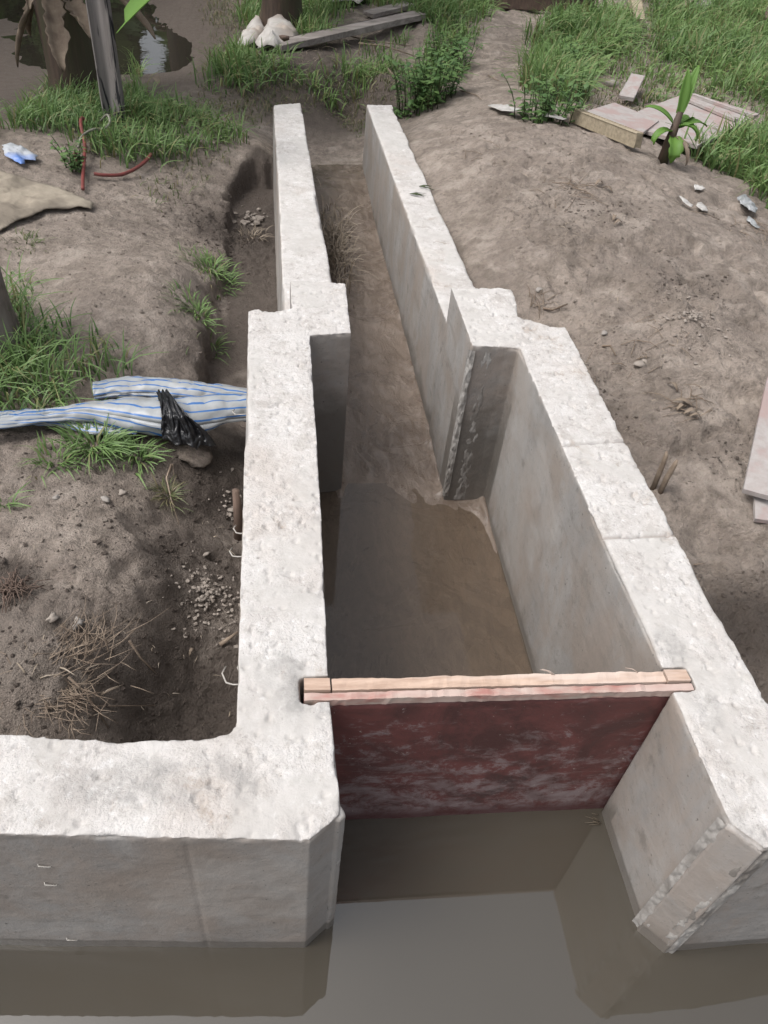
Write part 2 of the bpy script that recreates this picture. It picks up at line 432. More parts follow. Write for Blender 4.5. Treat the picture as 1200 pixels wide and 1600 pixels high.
# ------------------------------------------------------------------ terrain height
TOP = 0.58
CP = [  # pixel, height above the canal water
 (50,300,.30),(200,400,.30),(50,450,.30),(150,220,.32),(300,205,.28),(380,215,.24),(395,300,.10),(345,500,.04),(400,430,.03),(300,430,.27),
 (285,520,.25),(350,600,.05),(395,560,.03),(250,650,.26),(50,620,.30),(0,750,.30),(200,800,.30),(320,780,.17),(375,700,.12),(335,900,.20),(300,1050,.10),
 (150,850,.33),(0,900,.34),(100,1050,.35),(0,1120,.31),(230,1120,.12),(340,1130,.08),(200,950,.30),(-200,600,.32),(-200,1000,.34),(-300,200,.3),
 (640,210,.34),(700,240,.48),(780,200,.56),(860,250,.60),(930,300,.58),(750,330,.46),(770,420,.42),(840,380,.52),(1000,330,.60),(1090,340,.56),(1200,400,.46),
 (840,480,.40),(920,450,.46),(1010,450,.50),(960,600,.37),(1070,520,.50),(1160,600,.44),(1020,700,.34),(1110,760,.33),(1160,900,.28),(1230,1040,.26),(1190,690,.38),(1400,900,.3),(1500,600,.4),
 (800,140,.44),(900,150,.36),(1000,200,.40),(1150,200,.36),(1000,50,.36),(700,60,.36),(780,50,.40),(620,60,.32),(450,100,.26),(330,60,.08),(300,140,.22),
 (250,50,.04),(265,110,.03),(60,60,.04),(20,20,.04),(30,120,.10),(100,160,.24),(200,20,.03),(500,140,.14),(535,170,-.02),(600,145,.08),(600,110,.28),(560,60,.30),(1150,60,.36),(1400,200,.35),(540,120,.2),
 (520,205,-.03),(480,230,-.03),(560,190,-.03),(700,-60,.4),(200,-60,.1),(1100,-60,.4)]
cpw = np.array([wp(a, b, c) for a, b, c in CP] + [(-8, 3, .3), (-8, 12, .3), (0, 16, .35), (8, 14, .4), (10, 6, .4), (6, 1, .35), (-6, 0, .3), (3.5, .9, .3), (-3, 1.6, .32)])
def _phi(r2): return .5 * r2 * np.log(r2 + 1e-9)
_n = len(cpw)
_A = np.zeros((_n + 3, _n + 3))
_r2 = ((cpw[:, None, :2] - cpw[None, :, :2]) ** 2).sum(-1)
_A[:_n, :_n] = _phi(_r2) + np.eye(_n) * .004
_A[:_n, _n] = 1; _A[:_n, _n + 1:] = cpw[:, :2]; _A[_n, :_n] = 1; _A[_n + 1:, :_n] = cpw[:, :2].T
_W = np.linalg.solve(_A, np.concatenate([cpw[:, 2], [0, 0, 0]]))
def rbf(x, y):
    s = _W[_n] + _W[_n + 1] * x + _W[_n + 2] * y
    for i in range(_n):
        s = s + _W[i] * _phi((x - cpw[i, 0]) ** 2 + (y - cpw[i, 1]) ** 2)
    return s
def blob(x, y, px, py, r, z=.3, k=1.0):
    c = wp(px, py, z); return k * np.exp(-(((x - c[0]) ** 2 + (y - c[1]) ** 2) / r ** 2))
def clod_mask(x, y):
    m = blob(x, y, 300, 850, .22) + blob(x, y, 270, 1030, .22) + blob(x, y, 330, 720, .15) + blob(x, y, 50, 1060, .22, k=.8)
    m = m + blob(x, y, 1190, 960, .25) + blob(x, y, 1060, 520, .25, k=.7) + blob(x, y, 900, 330, .35, .55, .5) + blob(x, y, 370, 330, .35, .2)
    m = m + blob(x, y, 950, 620, .3, k=.5) + blob(x, y, 1150, 700, .2, .4, .6) + blob(x, y, 120, 770, .3, k=.5) + blob(x, y, 30, 920, .12, k=.6)
    return np.clip(m, 0, 1)
def ground_base(x, y):
    r = np.hypot(x - 1, y - 4)
    g = rbf(np.clip(x, -9, 11), np.clip(y, -1, 17))
    return g * (1 - ss(9, 16, r)) + .35 * ss(9, 16, r)
_dr = np.random.default_rng(3)
DENTS = [(_dr.uniform(1.15, 3.0), _dr.uniform(1.2, 5.4), _dr.uniform(.03, .08), _dr.uniform(.03, .08), _dr.uniform(0, 3.1), _dr.choice((-.016, -.011, .010, .014))) for _ in range(150)] + \
        [(_dr.uniform(-1.3, -.15), _dr.uniform(1.0, 4.4), _dr.uniform(.03, .07), _dr.uniform(.03, .07), _dr.uniform(0, 3.1), _dr.choice((-.010, -.007, .008))) for _ in range(50)]
def dents(x, y):
    z = np.zeros(x.shape)
    for cx, cy, a, b, th, h in DENTS:
        k = (np.abs(x - cx) < .2) & (np.abs(y - cy) < .2)
        if not k.any(): continue
        dx, dy = x[k] - cx, y[k] - cy; u = dx * math.cos(th) + dy * math.sin(th); v = dy * math.cos(th) - dx * math.sin(th)
        q = (u / a) ** 2 + (v / b) ** 2; z[k] += h * np.exp(-q * q) - .35 * h * np.exp(-(q - 1.6) ** 2 * 2)
    return z
TR_POLY = [tuple(wp(a, b, .12)[:2]) for a, b in ((350,296),(346,330),(352,385),(338,440),(318,520),(303,565),(306,640),(480,690),(490,560),(470,300),(420,262),(380,268))]
PIT_POLY = [tuple(wp(a, b, .2)[:2]) for a, b in ((196,842),(230,800),(300,760),(340,725),(450,720),(440,1200),(150,1200),(165,1110),(250,1040),(215,985),(235,930),(205,890))]
PATCH_POLY = [tuple(wp(a, b, .3)[:2]) for a, b in ((-100,815),(100,800),(190,806),(215,850),(200,905),(228,950),(150,960),(40,900),(-100,905))]
def hgt(x, y):
    x = np.atleast_1d(np.asarray(x, float)); y = np.atleast_1d(np.asarray(y, float))
    z = ground_base(x, y)
    def inpoly(P, w_, wob):
        out = np.zeros(x.shape); px0, py0 = np.min(P, 0) - .15; px1, py1 = np.max(P, 0) + .15
        k = (x > px0) & (x < px1) & (y > py0) & (y < py1)
        if k.any(): out[k] = _inp(x[k], y[k], P, w_, wob)
        return out
    def _inp(x, y, P, w_, wob):
        xx = x + wob * fbm(x * 9, y * 9, octv=3, seed=41); yy = y + wob * fbm(x * 9 + 7, y * 9, octv=3, seed=42)
        d = poly_dist(xx, yy, P); return ss(0, w_, np.where(in_poly(xx, yy, P), d, 0))
    t = inpoly(TR_POLY, .032, .06); z = z * (1 - t) + t * (.02 + .02 * fbm(x * 5, y * 5, octv=2, seed=43))
    z = z - .045 * inpoly(PIT_POLY, .10, .06) + .022 * inpoly(PATCH_POLY, .025, .05)
    e = np.exp(-((x - .46) / .36) ** 4) * ss(5.2, 5.5, y) * (1 - ss(6.0, 6.7, y)); z = z * (1 - e) + (-.06) * e
    z = z + dents(x, y)
    cm = clod_mask(x, y)
    z = z + (.010 + .012 * ss(.3, 1.2, x)) * fbm(x * 2.1, y * 2.1, octv=3, seed=3) + (.006 + .010 * ss(.3, 1.2, x)) * fbm(x * 7, y * 7, octv=4, seed=9) - .030 * np.clip(np.abs(fbm(x * 2.6 + y, y * 3.1, octv=3, seed=10)) * -6 + 1, 0, 1) * ss(.9, 1.4, x)
    bil = 1 - np.abs(fbm(x * 16, y * 16, octv=4, seed=21))
    z = z + (.0075 + .024 * cm) * (bil - .8) * 1.6 + .0025 * fbm(x * 45, y * 45, octv=2, seed=31)
    return z
def H1(x, y): return float(hgt(x, y)[0])
def G(px, py, z0=.3):
    """the ground point seen at a photo pixel"""
    z = z0
    for _ in range(12):
        p = wp(px, py, z); z = z + .7 * (H1(p[0], p[1]) - z)
    return np.array([p[0], p[1], z])
def wing_left(x): return .76 + .1 * np.clip(-.16 - x, 0, 9)
def wing_right(x): return .66 + .045 * np.clip(x - 1.2, 0, 9)
def carve(x, y, z):
    """lower the ground inside the channel and the canal"""
    lx = np.where(y < 2.72, .03, .14); rx = np.where(y < 2.72, 1.0, .82)
    inside = ss(-.03, .03, x - lx) * ss(-.03, .03, rx - x) * (1 - ss(5.62, 5.75, y))
    z = z * (1 - inside) + np.minimum(z, -.36) * inside
    fr = np.where(x < .5, wing_left(x), wing_right(x))
    c = 1 - ss(-.03, .03, y - fr)
    c = c * ss(-3.2, -2.0, y)
    return z * (1 - c) - .75 * c

def spaced(a, b, fine, lo, hi, grow=1.12):
    xs = list(np.arange(a, b + 1e-6, fine)); s = fine
    v = a
    while v > lo: s *= grow; v -= s; xs.insert(0, v)
    s = fine; v = xs[-1]
    while v < hi: s *= grow; v += s; xs.append(v)
    return np.array(xs)
def grid_mesh(name, xs, ys, zf):
    X, Y = np.meshgrid(xs, ys); x = X.ravel(); y = Y.ravel()
    z = zf(x, y); nx = len(xs); ny = len(ys)
    i = np.arange(nx * ny).reshape(ny, nx)
    F = np.stack([i[:-1, :-1].ravel(), i[:-1, 1:].ravel(), i[1:, 1:].ravel(), i[1:, :-1].ravel()], 1)
    me = np_mesh(name, np.stack([x, y, z], 1), F)
    return me, x, y, z
gx = spaced(-1.35, 2.3, .0105, -150, 150, 1.06)
gy = spaced(.62, 4.6, .0105, -150, 150, 1.022)
me, x, y, z = grid_mesh('ground', gx, gy, lambda x, y: carve(x, y, hgt(x, y)))
wet = .12 + .3 * fbm(x * .8, y * .8, octv=3, seed=50) + .30 * (1 - ss(.2, .9, x))
def wpoly(P, z, w_, k):
    P = [tuple(wp(a, b, z)[:2]) for a, b in P]; ins = in_poly(x, y, P); return k * ss(0, w_, np.where(ins, poly_dist(x, y, P), 0))
wet = wet + wpoly([(-300,-60),(370,-60),(360,120),(230,170),(-200,230)], .2, .5, .9) + wpoly([(350,290),(340,470),(300,600),(480,700),(470,270),(400,250)], .1, .08, .75) + wpoly([(205,842),(300,760),(450,700),(440,1200),(150,1200),(245,1040),(215,985)], .2, .1, .30) - wpoly([(-100,815),(100,800),(190,806),(215,850),(200,905),(228,950),(150,960),(40,900),(-100,905)], .3, .03, .45)
for a in ((290,850,.12,.3,.7),(290,1040,.16,.3,.8),(340,740,.12,.2,.5),(350,1120,.16,.2,.5),(1190,960,.22,.3,.9),(380,330,.25,.2,1.),(360,540,.18,.1,.55),(400,440,.2,.1,.35),(560,130,.6,.2,.9),(620,150,.3,.2,.7),
          (60,60,1.2,.1,1.),(250,80,1.0,.1,1.),(30,180,.7,.2,.6),(150,40,1.3,.1,1.),(20,920,.08,.3,.8),(940,500,.08,.4,.3),(1060,540,.12,.5,.35),(1150,710,.2,.4,.3),(330,60,1.,.2,.6),(450,130,.6,.2,.4),(960,170,.5,.4,.6),(1100,80,.9,.4,.3)):
    wet = wet + blob(x, y, *a)
wet = wet - blob(x, y, 150, 850, .22, .3, .5) - blob(x, y, 880, 330, .7, .55, .4) - blob(x, y, 1020, 470, .6, .5, .3) - blob(x, y, 220, 450, .45, .3, .25)
pale = blob(x, y, 330, 930, .13, .2, .9) + blob(x, y, 370, 830, .08, .2, .9) + blob(x, y, 1120, 620, .12, .44, .9) + blob(x, y, 1080, 500, .09, .5, .7) + blob(x, y, 60, 440, .3, .3, .35) + blob(x, y, 60, 1080, .2, .3, .5) + blob(x, y, 380, 580, .08, .05, .5)
pale = pale * np.clip(.5 + 1.2 * fbm(x * 14, y * 14, octv=4, seed=77), 0, 1) + .12
fattr(me, 'wet', np.clip(wet, 0, 1)); fattr(me, 'clod', clod_mask(x, y)); fattr(me, 'pale', np.clip(pale, 0, 1))
ground = link('ground', me, M['mud']); tag(ground, kind='structure')

# channel floor between the walls: silt left by the water
def bed_z(x, y):
    b = -.205 + .10 * ss(1.6, 4.6, y) + .09 * ss(4.6, 5.9, y) + .010 * ss(.35, .8, x) * ss(1.0, 1.6, y) - .012 * (1 - ss(2.1, 2.5, y))
    b = b + .012 * fbm(x * 3.5, y * 2.2, octv=3, seed=61) + .006 * fbm(x * 20 + y * 9, y * 9 - x * 4, octv=3, seed=62)
    b = b - .012 * np.exp(-((y - 2.3) / .25) ** 2) * 0
    e = np.minimum(np.abs(x - np.where(y < 2.4, .12, .28)), np.abs(x - np.where(y < 2.4, .885, .72)))
    b = b + .028 * np.exp(-(e / .022) ** 2) * (.6 + .5 * fbm(y * 9, x * 2, octv=3, seed=63))
    b = b + .004 * np.exp(-((y - 2.36) / .12) ** 2) * (1 + fbm(x * 9, y * 3, octv=2, seed=64))
    return b
me, x, y, z = grid_mesh('channel_bed', np.arange(.02, 1.0, .0075), np.arange(.93, 5.9, .0105), bed_z)
fattr(me, 'wet', np.clip(1 - (y - 2) / 3, 0, 1))
tag(link('channel_bed', me, M['bed']), kind='structure')
def plane(name, poly, z, mat, sub=None):
    me = bpy.data.meshes.new(name); me.from_pydata([(a, b, z) for a, b in poly], [], [tuple(range(len(poly)))]); me.update()
    return tag(link(name, me, mat, smooth=False), kind='structure')
plane('canal_water', [(-60, -3.0), (60, -3.0), (60, 3.2), (1.2, .655), (.95, .65), (.91, .932), (.08, .95), (.08, .70), (-.16, .72), (-60, 6.7)], 0.0, M['canal'])
plane('chamber_puddle_water', [(.10, .94), (.90, .94), (.90, 2.5), (.10, 2.5)], -.180, M['puddle'])
plane('pond_water', [(-6.5, 5.9), (-.15, 6.5), (-.3, 14), (-6.5, 14)], .048, M['pond'])

# ------------------------------------------------------------------ concrete walls
def prism(bm, poly, z0, z1, shrink=None):
    lo = [bm.verts.new((a, b, z0)) for a, b in (shrink or poly)]; hi = [bm.verts.new((a, b, z1)) for a, b in poly]
    n = len(poly)
    bm.faces.new(lo[::-1]); bm.faces.new(hi)
    for i in range(n): bm.faces.new((lo[i], lo[(i + 1) % n], hi[(i + 1) % n], hi[i]))
def concrete(name, poly, z0, z1, label, voxel=.007, extra=(), lower=None, patches=(), damp=(), cut=(), cracks=(), xlim=None):
    bm = bmesh.new(); prism(bm, poly, z0, z1, lower)
    for p, a, b in extra: prism(bm, p, a, b)
    bmesh.ops.recalc_face_normals(bm, faces=bm.faces)
    bmesh.ops.triangulate(bm, faces=bm.faces)
    me = bpy.data.meshes.new('tmp'); bm.to_mesh(me); bm.free()
    o = bpy.data.objects.new('tmp', me); col.objects.link(o)
    md = o.modifiers.new('r', 'REMESH'); md.mode = 'VOXEL'; md.voxel_size = voxel; md.adaptivity = 0
    dg = bpy.context.evaluated_depsgraph_get()
    nm = bpy.data.meshes.new_from_object(o.evaluated_get(dg)); nm.name = name
    bpy.data.objects.remove(o)
    n = len(nm.vertices)
    V = np.empty(n * 3, np.float32); nm.vertices.foreach_get('co', V); V = V.reshape(-1, 3).astype(float)
    N = np.empty(n * 3, np.float32); nm.vertex_normals.foreach_get('vector', N); N = N.reshape(-1, 3).astype(float)
    x, y, z = V.T
    dist = poly_dist(x, y, poly)
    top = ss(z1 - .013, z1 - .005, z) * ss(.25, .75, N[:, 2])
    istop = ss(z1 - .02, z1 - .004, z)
    # formed faces: gentle waviness; top: trowelled rough surface, pits
    side = .0022 * fbm(x * 6, y * 6, z * 6, 3, 5) + .0009 * fbm(x * 30, y * 30, z * 30, 2, 6)
    rough = .0022 * fbm(x * 9, y * 9, octv=4, seed=11) + .0019 * fbm(x * 38, y * 38, octv=3, seed=12)
    pit = np.clip(fbm(x * 55, y * 55, octv=2, seed=13) - .38, 0, 1) * .016
    V += N * (side * (1 - istop))[:, None]
    V[:, 2] += istop * (rough - pit)
    # broken arrises
    ch = np.clip(fbm(x * 13, y * 13, z * 6, 3, 14) - .02, 0, 1) * 1.1 + .0 + .30 * np.clip(fbm(x * 42, y * 42, z * 42, 2, 15), 0, 1)
    big = np.clip(fbm(x * 4.2, y * 4.2, octv=2, seed=16) - .28, 0, 1) * 2.2
    near = np.exp(-(dist / .008) ** 2) * np.exp(-(np.clip(z1 - z, 0, 1) / .009) ** 2)
    amt = near * (ch + big) * .012
    V[:, 2] -= amt
    hN = N.copy(); hN[:, 2] = 0
    V -= hN * (amt * .9)[:, None]
    ck = np.zeros(n)
    for (ax, ay, bx, by, dep) in cracks:
        seam = by < .7
        wob = .006 * fbm(x * 14, y * 14, octv=2, seed=18)
        L = math.hypot(bx - ax, by - ay); nx_, ny_ = -(by - ay) / L, (bx - ax) / L
        dd = np.abs((x - ax) * nx_ + (y - ay) * ny_ + wob); tt = ((x - ax) * (bx - ax) + (y - ay) * (by - ay)) / L / L
        ck = np.maximum(ck, np.exp(-(dd / .0042) ** 2) * ((tt > -.02) & (tt < 1.02)) * min(1, dep / .006))
        V -= N * (dep * np.exp(-(dd / .0055) ** 2) * ((tt > -.02) & (tt < 1.02)) * (1 if seam else ss(.3, .8, N[:, 2])))[:, None]
    nm.vertices.foreach_set('co', np.ascontiguousarray(V, np.float32).ravel()); nm.update()
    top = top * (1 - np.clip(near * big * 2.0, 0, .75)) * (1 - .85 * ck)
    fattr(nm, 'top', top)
    pt = np.zeros(n)
    for (cx, cy, rx, ry) in patches: pt += np.exp(-(((x - cx) / rx) ** 2 + ((y - cy) / ry) ** 2) ** 2)
    fattr(nm, 'patch', np.clip(pt * (1 + .8 * fbm(x * 16, y * 16, octv=3, seed=19)), 0, 1))
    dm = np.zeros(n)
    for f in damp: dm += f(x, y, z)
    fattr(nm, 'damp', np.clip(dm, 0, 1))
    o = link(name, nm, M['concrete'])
    return tag(o, label, 'concrete wall')

left_poly = [(.050, .984), (.050, .924), (.112, .922), (.117, .672), (.056, .625), (-.16, .645), (-.5, .679), (-2.6, .89), (-2.6, 1.10), (-.56, .889), (-.42, .868),
             (-.30, .853), (-.19, .852), (-.125, .855), (-.098, .861), (-.085, .880), (-.085, 1.30), (-.082, 1.95), (-.083, 2.60), (-.045, 2.615), (-.03, 2.598), (.03, 2.612), (.075, 2.635), (.076, 2.852),
             (.296, 2.838), (.290, 2.64), (.286, 2.455), (.137, 2.437), (.125, 1.51), (.113, 1.05), (.112, .986)]
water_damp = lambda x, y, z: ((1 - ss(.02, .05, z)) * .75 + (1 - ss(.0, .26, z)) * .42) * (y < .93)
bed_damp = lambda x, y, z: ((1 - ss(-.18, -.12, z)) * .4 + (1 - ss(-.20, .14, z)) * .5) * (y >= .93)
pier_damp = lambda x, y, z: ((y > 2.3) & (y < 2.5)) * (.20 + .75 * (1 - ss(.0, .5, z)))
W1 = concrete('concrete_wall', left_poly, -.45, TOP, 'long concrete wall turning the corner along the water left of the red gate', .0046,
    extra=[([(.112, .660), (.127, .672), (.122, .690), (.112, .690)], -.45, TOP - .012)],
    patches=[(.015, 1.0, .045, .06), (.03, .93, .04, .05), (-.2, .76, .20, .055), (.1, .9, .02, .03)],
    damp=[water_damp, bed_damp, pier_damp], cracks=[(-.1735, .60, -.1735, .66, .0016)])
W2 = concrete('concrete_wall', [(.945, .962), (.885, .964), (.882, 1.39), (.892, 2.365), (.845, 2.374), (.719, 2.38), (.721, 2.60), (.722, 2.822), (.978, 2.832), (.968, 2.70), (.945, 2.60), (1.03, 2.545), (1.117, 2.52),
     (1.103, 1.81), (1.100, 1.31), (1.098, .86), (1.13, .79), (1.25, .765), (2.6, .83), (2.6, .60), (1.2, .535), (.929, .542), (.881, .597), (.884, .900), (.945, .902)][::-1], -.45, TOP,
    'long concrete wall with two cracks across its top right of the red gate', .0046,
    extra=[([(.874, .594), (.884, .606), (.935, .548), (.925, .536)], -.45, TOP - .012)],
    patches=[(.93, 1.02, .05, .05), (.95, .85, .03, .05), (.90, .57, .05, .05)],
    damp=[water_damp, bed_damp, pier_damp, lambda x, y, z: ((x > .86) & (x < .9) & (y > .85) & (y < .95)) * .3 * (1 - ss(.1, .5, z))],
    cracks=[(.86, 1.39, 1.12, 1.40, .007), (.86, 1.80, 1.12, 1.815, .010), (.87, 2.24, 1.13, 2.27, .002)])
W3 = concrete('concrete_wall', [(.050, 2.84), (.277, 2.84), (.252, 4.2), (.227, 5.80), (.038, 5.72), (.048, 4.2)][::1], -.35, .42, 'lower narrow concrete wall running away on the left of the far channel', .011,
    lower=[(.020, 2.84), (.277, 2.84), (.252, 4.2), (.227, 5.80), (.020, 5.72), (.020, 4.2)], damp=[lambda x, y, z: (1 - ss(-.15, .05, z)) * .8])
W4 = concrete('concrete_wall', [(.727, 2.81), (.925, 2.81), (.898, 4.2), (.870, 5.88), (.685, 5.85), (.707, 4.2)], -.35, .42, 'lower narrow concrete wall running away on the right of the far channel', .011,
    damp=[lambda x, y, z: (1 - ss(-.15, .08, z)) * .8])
# mortar ridge left in the slot of the right pier, tie wires
def smear(name, a, b, w_, nrm, h, parent, seed, thr=.0, nu=16, nv=110):
    a = np.array(a, float); b = np.array(b, float); d = b - a; nrm = np.array(nrm, float); nrm /= np.linalg.norm(nrm); sdv = np.cross(d, nrm); sdv /= np.linalg.norm(sdv)
    L_ = np.linalg.norm(d); V = []
    U, T = np.meshgrid(np.linspace(-1, 1, nu + 1), np.linspace(0, 1, nv + 1)); u = U.ravel(); t = T.ravel()
    e = fbm(u * w_ * 60 + seed, t * L_ * 38, octv=4, seed=seed) * .9 + .28 - np.abs(u + .35 * fbm(t * L_ * 9, t * 0 + seed, octv=3, seed=seed + 1)) ** 2 * .95 - thr
    P = a[None] + d[None] * t[:, None] + sdv[None] * (u * w_ / 2)[:, None] + nrm[None] * (h * np.clip(e, -.5, .8) - .0015)[:, None]
    F = [(q * (nu + 1) + p_, q * (nu + 1) + p_ + 1, (q + 1) * (nu + 1) + p_ + 1, (q + 1) * (nu + 1) + p_) for q in range(nv) for p_ in range(nu)]
    return link(name, np_mesh(name, P, np.array(F)), M['paint_strip'], parent)
smear('mortar_smear', (.79, 2.377, -.17), (.79, 2.377, .555), .06, (0, -1, 0), .005, W2, 3, -.18)
smear('mortar_smear', (.882, .593, -.02), (.882, .593, .57), .05, (-.75, -.66, 0), .008, W2, 5, -.1)
smear('mortar_smear', (.929, .541, -.02), (.929, .541, .57), .045, (-.4, -.9, 0), .008, W2, 8, -.15)
smear('mortar_smear', (.718, 2.379, -.15), (.718, 2.379, .56), .03, (-.7, -.7, 0), .010, W2, 9)
smear('mortar_smear', (.118, .671, -.02), (.118, .671, .55), .03, (.7, -.7, 0), .010, W1, 13)
for (px, py) in ((70, 1352), (80, 1381), (113, 1467)):
    z = .30
    for _ in range(20):   # point on the front face of the wing
        p = wp(px, py, z); fy = .645 + .1 * max(0, -.16 - p[0]); z += (fy - p[1]) * -.9 * (1 if p[1] < 9 else 1)
    m = MB(); m.tube([(p[0] - .013, fy + .004 , z + .006), (p[0] - .010, fy - .003, z + .005), (p[0] + .010, fy - .004, z - .002), (p[0] + .013, fy + .004, z - .003)], .0014, 6)
    m.build('tie_wire', M['wire'], W1)
for (px, py, s) in ((368, 832, 1), (362, 868, 1), (352, 1062, 1.3), (366, 648, 1), (374, 1050, .8)):
    p = wp(px, py, .40); m = MB()
    x1 = -.083
    m.tube([(p[0], p[1] + .03 * s, .40), (p[0] - .006 * s, p[1] + .012 * s, .405), (p[0] + .003, p[1] - .012 * s, .41), ((p[0] + x1) / 2, p[1] - .02 * s, .415), (x1 + .01, p[1] - .022 * s, .42)], .0020, 6)
    m.build('tie_wire', M['wire'], W1)

# ------------------------------------------------------------------ gate
gate = empty('sluice_gate', (.5, .93, 0), 'red stained plywood gate with pale timber top rail standing in the canal', 'sluice gate')
def gy_(x): return .940 - (x - .055) / .88 * .024
mb = MB()
nx, nz = 60, 40; V = []; 
for side in (0, 1):
    for j in range(nz + 1):
        for i in range(nx + 1):
            X = .056 + .886 * i / nx; Z = -.42 + (.557 + .42) * j / nz
            wv = .0016 * float(vn(np.array([X * 9]), np.array([Z * 9]))[0])
            V.append((X, gy_(X) - .010 + side * .018 + (wv if side == 0 else 0), Z))
F = []; S = (nx + 1) * (nz + 1)
for j in range(nz):
    for i in range(nx):
        a = j * (nx + 1) + i; F.append((a, a + 1, a + nx + 2, a + nx + 1)); F.append((S + a, S + a + nx + 1, S + a + nx + 2, S + a + 1))
for i in range(nx):
    a = nz * (nx + 1) + i; F.append((a, a + 1, S + a + 1, S + a)); F.append((i + 1, i, S + i, S + i + 1))
for j in range(nz):
    a = j * (nx + 1); F.append((a, a + nx + 1, S + a + nx + 1, S + a)); b = a + nx; F.append((b + nx + 1, b, S + b, S + b + nx + 1))
mb.add(V, F); mb.build('panel', M['gate'], gate)
mb = MB()  # ply top edge strip in front of the rail
seg = 70; V = []
for k in range(seg + 1):
    X = .057 + .884 * k / seg; w_ = .0165 + .0005 * math.sin(k * 1.3) + random.uniform(-.0006, .0006); yy = gy_(X)
    zt = .577 + random.uniform(-.0015, .0015)
    V += [(X, yy - .012 - random.uniform(0, .0025), .556), (X, yy - .012 - random.uniform(0, .0015), zt), (X, yy - .012 + w_, zt + .001), (X, yy - .012 + w_, .556)]
F = [(k * 4 + i, k * 4 + (i + 1) % 4, k * 4 + 4 + (i + 1) % 4, k * 4 + 4 + i) for k in range(seg) for i in range(4)] + [(3, 2, 1, 0), tuple(seg * 4 + i for i in range(4))]
mb.add(V, F); mb.build('ply_edge', M['timber_red'], gate, smooth=False)
mb = MB(); seg = 60; V = []
for k in range(seg + 1):
    X = .118 + .762 * k / seg; yy = gy_(X) + .008
    w_ = .028 + random.uniform(-.0006, .0006) + .0015 * math.sin(k * .4)
    V += [(X, yy, .50), (X, yy, .582 + random.uniform(-.001, .001)), (X, yy + w_, .583 + random.uniform(-.0015, .0015)), (X, yy + w_ - .002, .50)]
F = [(k * 4 + i, k * 4 + (i + 1) % 4, k * 4 + 4 + (i + 1) % 4, k * 4 + 4 + i) for k in range(seg) for i in range(4)] + [(3, 2, 1, 0), tuple(seg * 4 + i for i in range(4))]
mb.add(V, F); mb.build('top_rail', M['timber'], gate, smooth=False)
for (x0, x1) in ((.058, .114), (.885, .940)):
    m = MB(); yy = gy_(x0) + .0085
    m.bar((x0, yy + .0165, .02), (x0, yy + .0165, .584), .001, .001) if False else None
    m.hexa([(x0, yy, -.4), (x1, yy - .001, -.4), (x1, yy + .030, -.4), (x0, yy + .031, -.4), (x0, yy, .585), (x1, yy - .001, .583), (x1, yy + .030, .582), (x0, yy + .031, .584)])
    m.build('side_stile', M['timber'], gate, smooth=False)
for k in range(4):
    m = MB(); X = random.uniform(.13, .86); yy = gy_(X) + .036
    m.tube([(X, yy - .002, .583), (X - .012, yy + .004, .589), (X - .03, yy + .006, .592 + random.uniform(0, .004))], [.0016, .001, .0005], 4)
    m.build('splinter', M['timber'], gate)

# ------------------------------------------------------------------ vegetation generators
def blades(name, X, Y, length, width, lean, tint, mat, label=None, cat=None, kind=None, z_off=-.01, group=None, parent=None, az=None, curl=1.0):
    n = len(X)
    Z = hgt(X, Y) + z_off
    if az is None: az = rng.uniform(0, 2 * np.pi, n)
    dx, dy = np.cos(az), np.sin(az); px_, py_ = -dy, dx
    ts = np.array([0, .3, .62, .86, 1.0]); ws = np.array([.75, 1.0, .8, .45, .06])
    V = np.empty((n, 5, 2, 3)); tw = rng.normal(0, .35, n)
    for k, (t, w_) in enumerate(zip(ts, ws)):
        out = length * lean * (t ** (1 + curl)) ; up = length * np.sqrt(np.clip(1 - lean ** 2 * t, .02, 1)) * (t - .42 * lean * t ** 2.2)
        cx = X + dx * out; cy = Y + dy * out; cz = Z + up
        wx = (px_ + dx * tw * t) * width * w_ * .5; wy = (py_ + dy * tw * t) * width * w_ * .5
        V[:, k, 0] = np.stack([cx - wx, cy - wy, cz], 1); V[:, k, 1] = np.stack([cx + wx, cy + wy, cz + width * .2], 1)
    V = V.reshape(-1, 3); b = np.arange(n)[:, None] * 10
    F = np.concatenate([b + np.array([[2 * k, 2 * k + 1, 2 * k + 3, 2 * k + 2]]) for k in range(4)], 0)
    org = None
    me = np_mesh(name, V, F)
    fattr(me, 'tint', np.repeat(tint, 10)); fattr(me, 'tip', np.tile(np.repeat(ts, 2), n))
    o = link(name, me, mat, parent)
    return tag(o, label, cat, group, kind)
def patch_points(regions):
    """regions: pixel polygons with density per m2 -> scattered ground points"""
    PX = []; PY = []; Q = []
    for poly, dens, q, z in regions:
        w_ = np.array([wp(a, b, z)[:2] for a, b in poly])
        x0, y0 = w_.min(0); x1, y1 = w_.max(0); n = int((x1 - x0) * (y1 - y0) * dens)
        # clumped
        X = rng.uniform(x0, x1, n); Y = rng.uniform(y0, y1, n)
        X = X + rng.normal(0, .012, n); 
        ins = in_poly(X, Y, [tuple(p) for p in w_])
        d = poly_dist(X, Y, [tuple(p) for p in w_])
        keep = ins & (fbm(X * 3.3, Y * 3.3, octv=3, seed=91) * .5 + .5 + d * 1.2 + rng.uniform(-.15, .15, n) > .50) & (rng.random(n) < ss(-.03, .22, d) + .08)
        PX.append(X[keep]); PY.append(Y[keep]); Q.append(np.full(keep.sum(), q))
    return np.concatenate(PX), np.concatenate(PY), np.concatenate(Q)
SACKS = [[tuple(wp(a, b, .35)[:2]) for a, b in P] for P in (((370,50),(392,24),(450,22),(472,64),(430,84),(400,74)), ((205,20),(245,20),(285,138),(235,145)))]
